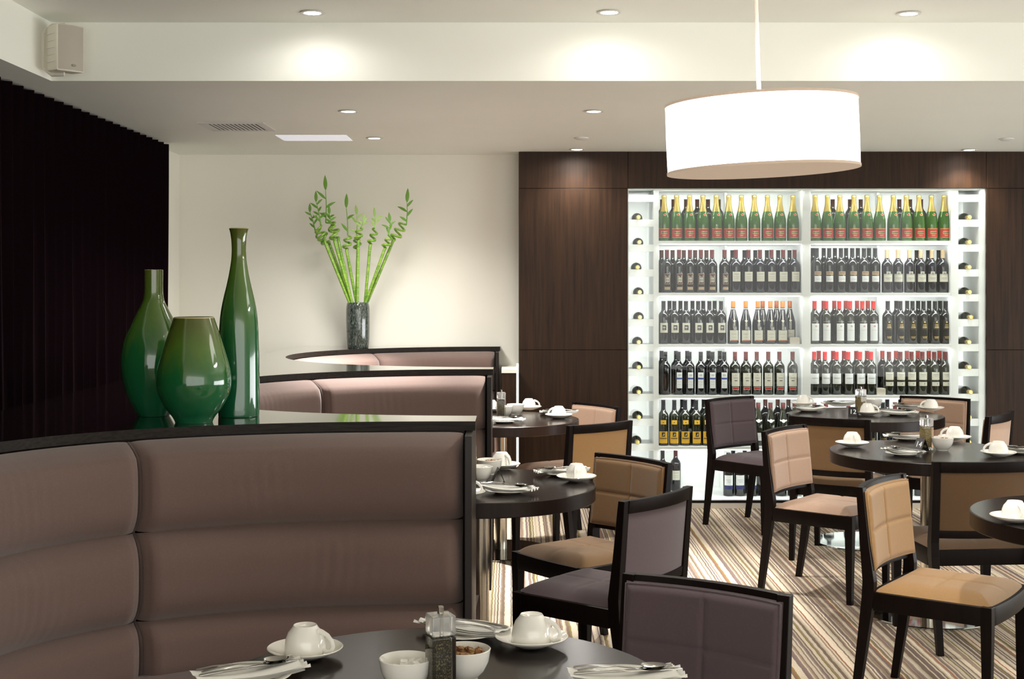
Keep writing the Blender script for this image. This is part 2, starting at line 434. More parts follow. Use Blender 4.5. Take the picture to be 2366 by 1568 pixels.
# ------------------------------------------------------------------ tables
def make_table():
    r = root('dining_table')
    m = MB(); m.lathe([(0, .7575), (.446, .7575), (.4495, .76)][::-1][:1] + [(.450, .757), (.450, .708), (.446, .704), (0, .704)], 96)
    m = MB(); m.lathe([(.0, .76), (.447, .76), (.450, .757), (.450, .707), (.447, .704), (.0, .704)], 96)
    m.m = [0 if (abs(sum(m.v[i][2] for i in f)/len(f)-.76) < 1e-4) else 1 for f in m.f]
    m.build('table_top', [W['table'], W['rim']], r, smooth=30)
    MB().lathe([(.0365, .704), (.0365, .012)], 40).build('post', W['chrome'], r)
    MB().lathe([(0, .704), (.16, .704), (.16, .697), (0, .697)], 32).build('mounting_plate', W['black'], r)
    MB().lathe([(.0, .016), (.04, .016), (.295, .010), (.30, .007), (.30, .0), (0, 0)], 72).build('base_disc', W['mirror'], r, smooth=25)
    return r
TB = {'T1': (-.137, 2.62), 'T2': (-.125, 5.23), 'T3': (-.065, 7.72), 'T12': (2.10, 7.97), 'T14': (1.94, 6.25), 'T15': (2.02, 4.53)}
TL = {'T1': 'round dark wood table nearest the viewer, in front of the nearest booth',
      'T2': 'round dark wood table at the middle booth, beside two chairs',
      'T3': 'round dark wood table at the farthest booth, before the cream wall',
      'T12': 'round dark wood table with number 12 stand, closest to the wine shelves',
      'T14': 'round dark wood table with number 14 stand and steel post',
      'T15': 'round dark wood table cut off by the right edge, one upturned cup on it'}
for k, (x, y) in TB.items(): inst('table', make_table, (x, y, 0), 0, TL[k], 'table', 'round dining tables')

# ------------------------------------------------------------------ chairs
def ys(z): return -.215 - .032*max(0, z-.46)/.34
def bow(x): return -.030*(1-(x/.215)**2)
def make_chair(front, rear, seatm):
    def mk():
        r = root('dining_chair')
        for sx in (-1, 1):
            secs = []
            for z, y, hx, hy in ((0, -.272, .013, .014), (.20, -.243, .0155, .018), (.40, -.216, .017, .0225), (.46, -.213, .017, .022), (.60, ys(.6), .017, .017), (.80, ys(.8), .0165, .013)):
                cx = sx*(.2105 if z > .3 else .205+.0055*z/.3)
                secs.append([(cx-hx, y-hy, z), (cx+hx, y-hy, z), (cx+hx, y+hy, z), (cx-hx, y+hy, z)])
            MB().loft(secs).build('leg', W['frame'], r, smooth=0, bevel=.002)
        for sx in (-1, 1):
            secs = []
            for z, h in ((0, .0135), (.36, .0195), (.425, .0195)):
                cx = sx*(.208); cy = .208
                secs.append([(cx-h, cy-h, z), (cx+h, cy-h, z), (cx+h, cy+h, z), (cx-h, cy+h, z)])
            MB().loft(secs).build('leg', W['frame'], r, smooth=0, bevel=.002)
        m = MB()
        for sx in (-1, 1): m.box(sx*.216-.011, sx*.216+.011, -.195, .19, .358, .4235)
        def curved(z0, z1, th, x0, x1, yf, n=16):
            secs = []
            for i in range(n+1):
                x = x0+(x1-x0)*i/n; y = yf(x)
                secs.append([(x, y-th/2, z0), (x, y+th/2, z0), (x, y+th/2, z1), (x, y-th/2, z1)])
            m.loft(secs)
        curved(.358, .4235, .022, -.19, .19, lambda x: .216+.012*(1-(x/.2)**2))
        curved(.358, .4235, .022, -.195, .195, lambda x: -.205)
        m.build('seat_frame', W['frame'], r, smooth=40, bevel=.0015)
        m = MB()
        def rail(z0, z1, th):
            secs = []
            for i in range(17):
                x = -.1995+.399*i/16; a = ys(z0)+bow(x); b = ys(z1)+bow(x)
                secs.append([(x, a-th/2, z0), (x, a+th/2, z0), (x, b+th/2, z1), (x, b-th/2, z1)])
            m.loft(secs)
        rail(.755, .80, .024)
        m.build('top_rail', W['frame'], r, smooth=40, bevel=.0015)
        m = MB(); rail(.478, .51, .022)
        m.build('lower_rail', W['frame'], r, smooth=40, bevel=.0015)
        m = MB()
        m.grid(16, 4, lambda u, v: (-.199+.398*u, ys(.51+.245*v)+bow(-.199+.398*u)-.004, .505+.255*v))
        m.build('back_panel', rear, r)
        # padded front of the back, quilted in four
        def seam(a, w): return math.exp(-(a/w)**2)
        m = MB(); X0, Z0, Z1 = .212, .496, .784
        def f(u, v):
            x = -X0+2*X0*u; z = Z0+(Z1-Z0)*v
            ex = min(u, 1-u)*2*X0; ez = min(v, 1-v)*(Z1-Z0); e = min(ex, ez)
            h = .020*(1-max(0, 1-e/.022)**2.2)
            h -= .006*seam(x, .006)*min(1, ez/.03) + .006*seam(z-(Z0+Z1)/2, .006)*min(1, ex/.03)
            h += .0012*abs(math.sin(PI*2*u)*math.sin(PI*2*v))
            return (x, ys(z)+bow(x)*1.0+.016+h, z)
        m.grid(72, 52, f)
        def fb(u, v):
            x = -X0+2*X0*u; z = Z0+(Z1-Z0)*v; return (x, ys(z)+bow(x)+.0125, z)
        m.grid(16, 4, fb)
        # edge skirt
        ring = lambda dy: [(x, ys(z)+bow(x)+dy, z) for x, z in [(-X0+2*X0*i/16, Z0) for i in range(17)]+[(X0, Z0+(Z1-Z0)*i/4) for i in range(1, 5)]+[(X0-2*X0*i/16, Z1) for i in range(1, 17)]+[(-X0, Z1-(Z1-Z0)*i/4) for i in range(1, 4)]]
        m.loft([ring(.0125), ring(.0175)], cap=False)
        bk = m.build('backrest', front, r, smooth=60)
        pts = ring(.024); pts = [(p[0]*.985, p[1], Z0+.004+(p[2]-Z0)*(Z1-Z0-.008)/(Z1-Z0)) for p in pts] ; pts.append(pts[0])
        MB().tube(pts, .0032, 6, cap=False).build('piping', front, bk, smooth=60)
        # seat cushion
        m = MB()
        def fs(u, v):
            x = (-.207+.414*u); y = -.196+.41*v
            y += .012*(1-(x/.2)**2)*v
            ex = min(u, 1-u)*.414; ey = min(v, 1-v)*.41; e = min(ex, ey)
            h = .036*(1-max(0, 1-e/.085)**2.4)
            h -= .004*seam(x, .010)*min(1, ey/.08) + .004*seam(y, .010)*min(1, ex/.08)
            return (x, y, .4235+h)
        m.grid(48, 48, fs)
        m.build('seat', seatm, r, smooth=60)
        return r
    return mk
W['darkpurple'] = W['purple']
CH = [
 ('purple', .343, 3.129, -123.6, 'nearest chair, aubergine padded back cut off at the bottom of the view'),
 ('purple', .320, 4.905, 141.6, 'aubergine chair turned away, tucked toward the middle booth table'),
 ('brown', .318, 5.564, -141.9, 'shaded tan chair with quilted back facing left at the middle booth table'),
 ('tan', .314, 7.311, 128.6, 'orange tan chair seen from behind at the farthest booth table'),
 ('peach', .311, 8.057, -145.7, 'pale pink chair facing left at farthest booth table, before dark panelling'),
 ('purple', 1.566, 8.485, -50, 'aubergine quilted chair standing close before the yellow labelled wine bottles'),
 ('peach', 1.590, 6.726, -39, 'peach quilted chair on the left of table 14, side view'),
 ('brown', 1.870, 7.60, 60, 'shaded tan chair seen from behind in front of table 12'),
 ('peach', 2.60, 8.50, -125, 'peach quilted chair on the far right side of table 12'),
 ('peach', 2.575, 7.77, 143, 'peach chair at table 12 seen from behind, against right dark panel'),
 ('tan', 1.599, 4.930, -36.1, 'golden beige quilted chair in the right foreground, side view'),
 ('deep_shaded_tan', 1.955, 5.85, 95, 'deeply shaded tan chair seen from behind in front of table 14'),
]
FB = {'purple': ('purple', 'purple', 'purple'), 'brown': ('shaded_tan', 'shaded_tan', 'tan'), 'tan': ('tan', 'tan', 'tan'), 'peach': ('peach', 'peach', 'peach')}  # 'brown' chairs are tan ones with shade put into the cloth colour
FB['brown'] = ('shaded_tan', 'shaded_tan', 'shaded_tan'); FB['deep_shaded_tan'] = ('deep_shaded_tan', 'deep_shaded_tan', 'deep_shaded_tan')  # both are tan chairs with their shade put into the cloth colour
W['deep_shaded_tan'] = fabric('deep_shaded_tan_weave', (.150, .084, .040))  # tan cloth once more, a deeper shade painted into its colour
for k, x, y, a, lab in CH:
    f_, r_, s_ = (W[q] for q in FB[k])
    inst('chair_'+k, make_chair(f_, r_, s_), (x, y, 0), math.radians(a-90), lab, 'chair', 'dining chairs')

# ------------------------------------------------------------------ crockery
def make_cup():
    r = root('teacup')
    # upside down cup: foot ring on top
    pr = [(.0, .0585), (.0200, .0585), (.0225, .0605), (.0240, .0615), (.0250, .0600), (.0275, .0560), (.0352, .0470), (.0405, .0340), (.0432, .0180), (.0442, .0), (.0422, .0), (.0392, .018), (.036, .033), (.029, .046), (.0, .052)]
    MB().lathe(pr, 36).build('body', W['china'], r, smooth=50)
    pts = []
    for i in range(11):
        a = -PI/2 + PI*i/10 * 1.0
        pts.append((.037+.027*math.cos(a)*1.05, 0, .028-.0205*math.sin(a)))
    pts = [(.030, 0, .051)]+[(.040, 0, .049), (.053, 0, .043), (.062, 0, .033), (.0655, 0, .022), (.062, 0, .012), (.052, 0, .008), (.041, 0, .012)]
    MB().tube(pts, [.0045, .004, .0036, .0034, .0034, .0034, .0036, .004], 8, flat=1.5).build('handle', W['china'], r, smooth=60)
    return r
def make_saucer():
    pr = [(.0, .0035), (.036, .0035), (.040, .006), (.060, .0125), (.0785, .0215), (.0795, .0235), (.0780, .0245), (.0590, .0155), (.042, .0095), (.030, .0075), (.0, .0070)]
    return MB().lathe(pr, 56).build('saucer', W['china'], smooth=50)
def make_plate():
    pr = [(.0, .002), (.045, .0), (.050, .002), (.068, .008), (.0845, .0125), (.0855, .0140), (.0840, .0148), (.066, .0105), (.052, .006), (.0, .005)]
    return MB().lathe(pr, 56).build('side_plate', W['china'], smooth=50)
def make_bowl():
    pr = [(.0, .0), (.027, .0), (.0275, .005), (.030, .007), (.040, .018), (.0485, .036), (.0525, .060), (.0510, .0612), (.0495, .0595), (.0455, .037), (.037, .021), (.0, .013)]
    return MB().lathe(pr, 48).build('bowl', W['china'], smooth=50)
def make_mill():
    r = root('pepper_mill')
    m = MB(); m.lathe([(0, 0), (.0325, 0), (.034, .003), (.0325, .009), (0, .009)], 4)
    m.xf(Matrix.Rotation(PI/4, 4, 'Z')); m.build('foot', W['glassblock'], r, bevel=.003)
    b = MB(); b.box(-.024, .024, -.024, .024, .008, .110); b.build('body', W['glassblock'], r, bevel=.004, seg=3)
    p = MB(); p.box(-.0165, .0165, -.0165, .0165, .014, .102); p.build('pepper', W['pepper'], r, bevel=.003)
    b = MB(); b.box(-.0235, .0235, -.0235, .0235, .112, .150); b.build('cap', W['glasscap'], r, bevel=.004, seg=3)
    MB().lathe([(0, .11), (.004, .11), (.004, .150), (.0065, .151), (.0065, .163), (.005, .165), (0, .165)], 20).build('knob', W['steel'], r)
    return r
def make_herb():
    r = make_mill(); r.name = 'pepper_mill'
    for ch in r.children:
        if ch.name.startswith('pepper'): ch.data.materials[0] = W['herb']
    return r
def make_knife():
    m = MB()
    secs = []
    for y, w, h, z in ((0, .0035, .0018, 0), (.004, .0050, .0028, 0), (.05, .0043, .0028, .001), (.090, .0036, .0026, .001), (.098, .0045, .0022, .001), (.104, .0080, .0010, .001), (.16, .0092, .0007, .001), (.195, .0082, .0006, .001), (.21, .0045, .0005, .001), (.2155, .001, .0004, .001)):
        secs.append([(w*math.cos(2*PI*k/10), y, z+h*math.sin(2*PI*k/10)) for k in range(10)])
    m.loft(secs); return m.build('table_knife', W['steel'], smooth=60)
def make_fork():
    m = MB(); secs = []
    def zz(y): return .004*math.sin((y/.2)*PI*2.2)+.003
    for y, w in ((0, .0030), (.005, .0055), (.03, .0050), (.07, .0032), (.11, .0028), (.128, .0040), (.138, .0100), (.148, .0112), (.153, .0112)):
        secs.append([(w*math.cos(2*PI*k/8), y, zz(y)+.0012*math.sin(2*PI*k/8)) for k in range(8)])
    m.loft(secs)
    for i in range(4):
        x = -.0093+.0062*i; x2 = x*.92
        m.tube([(x, .151, zz(.151)), (x2, .17, zz(.17)), (x2, .195, zz(.195)+.001)], [.0019, .0016, .0008], 6)
    return m.build('table_fork', W['steel'], smooth=60)
def make_spoon():
    m = MB(); secs = []
    for y, w in ((0, .0028), (.005, .0050), (.03, .0045), (.08, .0026), (.118, .0025), (.13, .004)):
        secs.append([(w*math.cos(2*PI*k/8), y, .003+.006*math.sin(y/.13*PI)+.0012*math.sin(2*PI*k/8)) for k in range(8)])
    m.loft(secs)
    def f(u, v):
        y = .126+.052*v; w = .0165*math.sqrt(max(0, 1-(2*v-1)**2))*(1-.15*(2*v-1))+.0025*(1-v); x = w*(2*u-1)
        return (x, y, .0095-.0075*(1-(2*u-1)**2)*math.sin(PI*v)**.7)
    m.grid(10, 14, f); m.grid(10, 14, lambda u, v: tuple(Vector(f(u, v))-Vector((0, 0, .0008))))
    return m.build('table_spoon', W['steel'], smooth=60)
def make_napkin():
    m = MB(); n = 18
    def top(u, v, k):
        x = (-.031+.062*u)*(1+.15*v); y = -.105+.21*v
        z = .004+.0035*k + .0035*math.sin(u*PI*3+v*2) * (.4+.6*v)
        z += .009*(abs(2*v-1)**2)
        return (x+k*.003, y-k*.004, z)
    for k in (0, 1, 2):
        m.grid(12, n, lambda u, v, k=k: top(u, v, k))
    m.grid(12, n, lambda u, v: tuple(Vector(top(u, v, 0))-Vector((0, 0, .003))))
    # pleated end
    m.grid(16, 3, lambda u, v: (-.037+.074*u, .098+.018*v, .012+.0045*math.sin(u*PI*7)*(.3+v)))
    o = m.build('napkin', W['napkin'], smooth=60)
    return o
def spot(px, py): x, y = tab(px, py); return x, y, .7605
GR = {}
def cup(px, py, ang, where):
    x, y, z = spot(px, py)
    inst('saucer', make_saucer, (x, y, z), 0, 'white china saucer under the upturned cup '+where, 'saucer', 'saucers')
    inst('cup', make_cup, (x, y, z+.0085), math.radians(ang), 'upturned white china teacup '+where, 'cup', 'upturned teacups')
def bowl(px, py, where, fill, fname, flabel, fmat):
    x, y, z = spot(px, py)
    inst('bowl', make_bowl, (x, y, z), 0, 'small white china bowl '+where, 'bowl', 'small bowls')
    if fill == 'cubes':
        m = MB()
        for i in range(16):
            a = R.uniform(0, 2*PI); q = .030*math.sqrt(R.random()); s = .0065
            b = MB().box(-s, s, -s, s, -s, s); b.xf(Matrix.Translation((q*math.cos(a), q*math.sin(a), .034+R.uniform(0, .018))) @ Matrix.Rotation(R.uniform(0, 3), 4, (R.random(), R.random(), R.random()+.1)))
            m.add(b.v, b.f)
        m.lathe([(0, .014), (.036, .022), (.044, .034), (0, .036)], 24)
    else:
        m = MB(); m.lathe([(0, .014), (.034, .020), (.0455, .044), (.03, .049), (0, .052)], 28)
        for i in range(26):
            a = R.uniform(0, 2*PI); q = .040*math.sqrt(R.random()); s = R.uniform(.003, .0055)
            b = MB().box(-s, s, -s, s, -s, s); b.xf(Matrix.Translation((q*math.cos(a), q*math.sin(a), .051-.1*q+R.uniform(-.001, .004))) @ Matrix.Rotation(R.uniform(0, 3), 4, (R.random(), R.random(), R.random()+.1)))
            m.add(b.v, b.f)
    o = m.build(fname, fmat, smooth=30, loc=(x, y, z+.0005)); tag(o, flabel, 'sugar'); o['kind'] = 'stuff'
def setting(px, py, ang, where, cut='kfs', napkin=True):
    x, y, z = spot(px, py); a = math.radians(ang-90)
    inst('plate', make_plate, (x, y, z), 0, 'white side plate '+where, 'plate', 'side plates')
    if napkin: inst('napkin', make_napkin, (x, y, z+.0085), a, 'folded white napkin on the side plate '+where, 'napkin', 'folded napkins')
    def off(dx, dy): return (x+dx*math.cos(a)-dy*math.sin(a), y+dx*math.sin(a)+dy*math.cos(a))
    if 'k' in cut: p = off(.022, -.105); inst('knife', make_knife, (p[0], p[1], z+.030), a+.06, 'steel knife on the napkin plate '+where, 'knife', 'table knives')
    if 'f' in cut: p = off(-.020, -.10); inst('fork', make_fork, (p[0], p[1], z+.027), a-.05, 'steel fork on the napkin plate '+where, 'fork', 'table forks')
    if 's' in cut: p = off(.002, -.095); inst('spoon', make_spoon, (p[0], p[1], z+.027), a+.02, 'steel spoon on the napkin plate '+where, 'spoon', 'table spoons')
def text_mesh(s, size):
    cu = bpy.data.curves.new('number_curve', 'FONT'); cu.body = s; cu.size = size; cu.align_x = 'CENTER'; cu.align_y = 'CENTER'; cu.extrude = .0002
    ob = bpy.data.objects.new('t', cu); COL.objects.link(ob); dg = bpy.context.evaluated_depsgraph_get()
    me = bpy.data.meshes.new_from_object(ob.evaluated_get(dg)); bpy.data.objects.remove(ob); return me
def number(px, py, ang, txt, where):
    x, y, z = spot(px, py)
    r = thing('table_number', 'black tent card table number '+where, 'table number', (x, y, z), math.radians(ang))
    h, b, w, th = .056, .026, .026, .0022
    m = MB()
    for s in (-1, 1):
        m.loft([[(xx, s*b, 0), (xx, s*(b-th*1.2), 0), (xx, -s*.0, h-th), (xx, s*.0012, h)] for xx in (-w, w)])
    m.build('card', W['black'], r, smooth=0)
    if txt:
        me = text_mesh(txt, .040); me.materials.clear(); me.materials.append(W['ink'])
        o = bpy.data.objects.new('digits', me); COL.objects.link(o); o.parent = r
        sl = math.atan2(b, h)
        o.matrix_local = Matrix.Translation((0, -b/2-.0009, h/2)) @ Matrix.Rotation(PI/2-sl, 4, 'X')
        o['label'] = 'white digits '+txt
def mill(px, top, x=None, y=None, where='', herb=False, rz=20):
    Y = FP*(HC-.925)/(top-HY); X = (px-HX)/FP*Y
    inst('mill_h' if herb else 'mill_p', make_herb if herb else make_mill, (X, Y, .7605), math.radians(rz), 'square clear pepper mill with steel knob '+where, 'pepper mill', 'clear pepper mills')

# nearest table
cup(705, 1520, -20, 'at the left of the nearest table')
cup(1228, 1493, -20, 'at the right of the nearest table')
bowl(938, 1592, 'with white sugar cubes on the nearest table', 'cubes', 'sugar_cubes', 'white sugar cubes in the bowl left of the nearest pepper mill', W['sugar'])
bowl(1073, 1568, 'with brown sugar behind the nearest pepper mill', 'lumps', 'brown_sugar', 'brown sugar lumps in the bowl right of the nearest pepper mill', W['spice'])
mill(1018, 1400, where='in the centre of the nearest table', rz=22)
setting(1072, 1468, 145, 'behind the nearest pepper mill')
setting(575, 1572, 28, 'at the bottom left of the nearest table')
setting(1445, 1580, 5, 'at the bottom right edge of the nearest table')
# middle booth table
cup(1159, 1083, -60, 'at the back of the middle booth table')
cup(1332, 1112, -100, 'at the right of the middle booth table')
cup(1072, 1149, 0, 'half hidden behind the nearest booth end panel')
bowl(1108, 1112, 'half hidden by the nearest booth end panel', 'cubes', 'sugar_cubes', 'white sugar in the half hidden bowl on the middle booth table', W['sugar'])
bowl(1131, 1095, 'of brown sugar on the middle booth table', 'lumps', 'brown_sugar', 'brown sugar lumps in the bowl on the middle booth table', W['spice'])
mill(1086, 1019, where='half hidden behind the nearest booth end panel', herb=True, rz=5)
setting(1173, 1138, -30, 'at the front of the middle booth table')
setting(1300, 1098, 200, 'behind the right cup on the middle booth table')
number(1151, 1113, 95, None, 'standing side on at the middle booth table')
# far booth table
cup(1222, 947, 0, 'at the back of the farthest booth table')
cup(1291, 966, 200, 'at the right of the farthest booth table')
setting(1292, 959, 180, 'behind the right cup, farthest booth table')
bowl(1165, 962, 'at front on the farthest booth table', 'lumps', 'brown_sugar', 'brown sugar in the front bowl on the farthest booth table', W['spice'])
bowl(1191, 957, 'with sugar cubes on the farthest booth table', 'cubes', 'sugar_cubes', 'white sugar cubes in the bowl on the farthest booth table', W['sugar'])
mill(1158, 900, where='beside the bowls on the farthest booth table', rz=10)
setting(1165, 976, -20, 'at the front of the farthest booth table')
cup(1135, 951, 180, 'half hidden by the middle booth end panel')
# table 12
cup(1856, 938, -30, 'at the far left of table 12')
setting(1869, 950, 20, 'at the left of table 12')
setting(1941, 938, 180, 'at the back of table 12')
number(1971, 962, -18, '12', 'on the table closest to the wine shelves')
mill(1989, 893, where='in the centre of table 12', herb=True, rz=30)
bowl(2018, 944, 'behind the front cup on table 12', 'cubes', 'sugar_cubes', 'white sugar packed in the bowl on table 12', W['sugar'])
cup(2004, 959, -20, 'at the front of table 12')
setting(2075, 959, -25, 'right of the front cup on table 12')
cup(2151, 949, 180, 'at the right of table 12')
setting(2106, 945, 160, 'left of the right cup on table 12')
# table 14
cup(1969, 1032, -90, 'at the left of table 14')
setting(2090, 1052, 118, 'at the front left of table 14')
setting(2097, 1016, 175, 'at the back of table 14')
number(2128, 1040, -62, '14', 'leaning at the front of the large right table')
mill(2141, 958, where='in the centre of table 14', herb=True, rz=12)
bowl(2177, 1040, 'beside the pepper mill on table 14', 'lumps', 'brown_sugar', 'sugar lumps in the bowl on table 14', W['spice'])
cup(2206, 1018, 160, 'at the back right of table 14')
cup(2307, 1055, 175, 'at the right of table 14')
setting(2368, 1048, 175, 'right of the handled cup on table 14')
cup(2345, 1206, -90, 'on the table cut off by the right edge')

# ------------------------------------------------------------------ green vases
def vase(px, base_y, axis_px_scale, prof, name, lab, H):
    x, y = on_plane(px, base_y, ZD)
    m = MB(); pr = [(0.0, 0)]+prof
    rt, zt = prof[-1]
    pr += [(rt-.004, zt+.001), (rt-.007, zt-.004), (max(.010, rt*.5), zt-.05), (0, zt-.06)]
    # refine with smooth interpolation
    m.lathe(pr, 64); m.m = [1 if min(m.v[i][2] for i in f) > zt-.0035 and max(m.v[i][2] for i in f) > zt-.0005 else 0 for f in m.f]
    o = m.build(name, [W['glaze'], W['glazerim']], smooth=50, loc=(x, y, ZD+.0005))
    tag(o, lab, 'vase', 'green glazed vases'); return o
def smoothp(pts, n=6):
    out = []
    for i in range(len(pts)-1):
        p0 = pts[max(0, i-1)]; p1 = pts[i]; p2 = pts[i+1]; p3 = pts[min(len(pts)-1, i+2)]
        for k in range(n):
            t = k/n
            out.append(tuple(.5*((2*p1[j])+(-p0[j]+p2[j])*t+(2*p0[j]-5*p1[j]+4*p2[j]-p3[j])*t*t+(-p0[j]+3*p1[j]-3*p2[j]+p3[j])*t**3) for j in (0, 1)))
    out.append(pts[-1]); return out
S = 3.137
tall = [((w/S)/692, (1458-y)/S/692) for y, w in ((1458,143),(1440,147),(1300,148),(1100,147),(900,143),(800,139),(700,129),(600,110),(500,86),(400,66),(300,53),(200,53),(130,62),(97,71))]
round_ = [((w/S)/722, (1495-y)/S/722) for y, w in ((1495,133),(1480,138),(1450,155),(1400,195),(1320,240),(1250,262),(1180,266),(1100,255),(1000,228),(900,198),(800,165),(735,143))]
left = [((w/S)/689, (1470-y)/S/689) for y, w in ((1470,112),(1460,118),(1400,150),(1300,194),(1200,222),(1100,233),(1000,227),(900,202),(800,157),(700,106),(640,77),(580,67),(500,66),(415,67))]
vase(552, 961, 0, smoothp(tall), 'tall_vase', 'tallest green glazed vase with a slender flared neck, on the right of three', 0)
vase(448, 975.2, 0, smoothp(round_), 'squat_vase', 'squat wide mouthed green glazed vase, front middle of three', 0)
vase(355, 960, 0, smoothp(left), 'bottle_vase', 'green glazed bottle vase with straight short neck, on the left beside the curtain', 0)

# ------------------------------------------------------------------ bamboo vase
BX, BY = (827-HX)/FP*9.10, 9.10
sc = FP/9.10
o = MB().lathe(smoothp([(.070, 0), (.074, .004), (.079, .06), (.081, .16), (.080, .26), (.074, .300), (.070, .308)], 4)[0:] + [(.064, .306), (.066, .25), (.066, .05), (0, .03)], 56).build('glass_vase', W['vaseglass'], smooth=50, loc=(BX, BY, ZD+.0005))
tag(o, 'dark mottled glass vase holding curly bamboo on the far counter', 'vase')
def leafmesh(m, p, d, L, w, droop=.25):
    p = Vector(p); d = Vector(d).normalized(); side = d.cross(Vector((0, 1, 0)));
    if side.length < .1: side = Vector((1, 0, 0))
    side.normalize(); nrm = side.cross(d)
    def f(u, v):
        ww = w*math.sin(PI*min(1, v*.94+.06))**.8*(1-v*.4)*(2*u-1)
        q = p + d*(L*v) + side*ww + nrm*(.12*abs(2*u-1)*w) - Vector((0, 0, 1))*(droop*L*v*v)
        return tuple(q)
    m.grid(2, 7, f)
    m.grid(2, 7, lambda u, v: tuple(Vector(f(u, v))-nrm*.0006))
def cpx(cx, cy, dy=0):   # crop pixel of the bamboo detail -> world
    px, py = 660+cx/3.485, 380+cy/3.485; Y = BY+dy
    return Vector(((px-HX)/FP*BY, Y, HC-(py-HY)/FP*BY))
ST = [ # straight start, end, helix axis end, shoot top, turns, helix radius, depth, leaf scale, side leaves
 ((528,1110),(345,630),(235,520),(190,380),1.6,.034,.03,1.0,5),
 ((516,1110),(318,620),(262,500),(250,300),1.4,.030,-.03,1.3,6),
 ((530,1110),(420,600),(350,450),(318,200),1.8,.030,.02,1.9,3),
 ((535,1100),(400,620),(375,480),(358,400),1.6,.024,-.04,1.0,5),
 ((570,1110),(490,690),(505,570),(488,345),1.6,.024,.0,1.8,2),
 ((566,1110),(575,690),(570,570),(568,400),1.6,.022,.04,1.2,4),
 ((580,1110),(590,620),(600,510),(632,455),1.5,.022,-.04,.8,4),
 ((640,1110),(680,650),(725,515),(718,420),2.0,.020,.0,1.1,4),
 ((646,1110),(800,680),(845,575),(845,455),1.7,.020,-.03,1.0,5),
 ((655,1110),(865,610),(950,470),(975,300),2.2,.030,.02,1.8,4),
]
pos = ['leftmost', 'second from the left', 'third from the left', 'fourth from the left', 'fifth from the left', 'fifth from the right', 'fourth from the right', 'third from the right', 'second from the right', 'rightmost']
for i, (a, b, c2, d, turns, hr, dp, ls, nl) in enumerate(ST):
    turns += .7; hr *= 1.2; nl += 0
    base = Vector((BX + (-.04+.0089*i), BY + dp*.5, ZD+.04))
    A = cpx(*a, dp*.6); B = cpx(*b, dp); C2 = cpx(*c2, dp); D = cpx(*d, dp)
    pts = [base, A] + [A.lerp(B, k/5) for k in range(1, 6)]
    ax = (C2-B); n = int(turns*14); e1 = Vector((1, 0, -ax.x/max(.01, ax.z)*1)).normalized(); e2 = Vector((0, 1, 0))
    off0 = e1*hr
    for k in range(n+1):
        t = k/n; ang = 2*PI*turns*t
        r_ = hr*(min(1, t*5))*(1-.25*t)
        pts.append(B + ax*t + e1*(r_*math.cos(ang)) + e2*(r_*math.sin(ang)))
    end = pts[-1]
    rad = [.0100]*len(pts)
    for k in range(len(pts)): rad[k] = .0100 if k < 7 else .0088-.0026*(k-7)/n
    m = MB(); m.mi = 0; m.tube(pts, rad, 8)
    m.mi = 1
    for k in range(1, 9):
        p = A.lerp(B, k/9+.02*(i % 3)); dr = (B-A).normalized()
        m.tube([p-dr*.0012, p+dr*.0012], .0108, 8)
    for k in range(10, len(pts)-1, 5):
        dr = (pts[k+1]-pts[k]).normalized(); m.tube([pts[k]-dr*.001, pts[k]+dr*.001], rad[k]*1.12, 8)
    st = m.build('bamboo_stalk', [W['stalk'], W['node']], smooth=60)
    tag(st, 'curly green bamboo stalk, %s in the dark vase' % pos[i], 'bamboo', 'curly bamboo stalks')
    sh = MB(); sh.tube([end, end.lerp(D, .5)+Vector((.004, 0, 0)), D], [.0045, .0035, .002], 6)
    leafmesh(sh, D, (R.uniform(-.15, .1), 0, 1), .060*ls**.8, .0125*ls**.4, 0)
    for k in range(nl):
        f = .15+.85*k/nl; p = end.lerp(D, f); s_ = 1 if k % 2 else -1
        leafmesh(sh, p, (s_*R.uniform(.35, .9), R.uniform(-.5, .5), R.uniform(.5, 1.0)), R.uniform(.045, .075)*ls**.5, .0085*ls**.4, R.uniform(0, .35))
    sh.build('leafy_shoot', W['leaf2'] if i in (5, 6, 7) else W['leaf'], st, smooth=60)

# ------------------------------------------------------------------ wine wall
YW = 9.17
wc = thing('wine_cabinet', 'built-in glazed wine cabinet with white shelves in dark wood panelling', 'wine cabinet', (0, 0, 0))
def wx(px): return (px-HX)/FP*YW
def wz(py): return HC-(py-HY)/FP*YW
def panel(x0, x1, z0, z1, g=.0015):
    MB().box(x0+g, x1-g, YW, YW+.03, z0+g, z1-g).build('wood_panel', W['veneer'], wc, smooth=0, bevel=.0008)
zj = wz(808); z5 = wz(435)
xl, xa, xb, xr = .047, wx(1451), wx(2279), XR-.05
panel(xl, xa, .0, zj); panel(xl, xa, zj, z5); panel(xl, xa, z5, ZL); panel(xa, xb, z5, ZL)
panel(xb, xb+1.05, 0, zj); panel(xb, xb+1.05, zj, z5); panel(xb, xb+1.05, z5, ZL); panel(xb+1.05, xr, 0, zj); panel(xb+1.05, xr, zj, ZL)
m = MB(); m.box(xl, xa-.001, YW+.031, 9.90, 0, ZL-.001); m.box(xb+.001, xr, YW+.031, 9.90, 0, ZL-.001); m.box(xa-.001, xb+.001, YW+.031, 9.90, z5+.001, ZL-.001)
m.build('carcass', W['frame'], wc, smooth=0)
YS, YB = 9.30, 9.80       # shelf fronts, back panel
MB().box(xa, xb, YB, YB+.02, .0, z5).build('back_panel', W['white'], wc, smooth=0)
MB().box(xa, xb, YW+.02, YB, 0.0, .032).build('plinth', W['tile'], wc, smooth=0)
MB().box(xa, xb, YW-.004, YW+.02, 0.0, .038).build('skirting', W['tile'], wc, smooth=0)
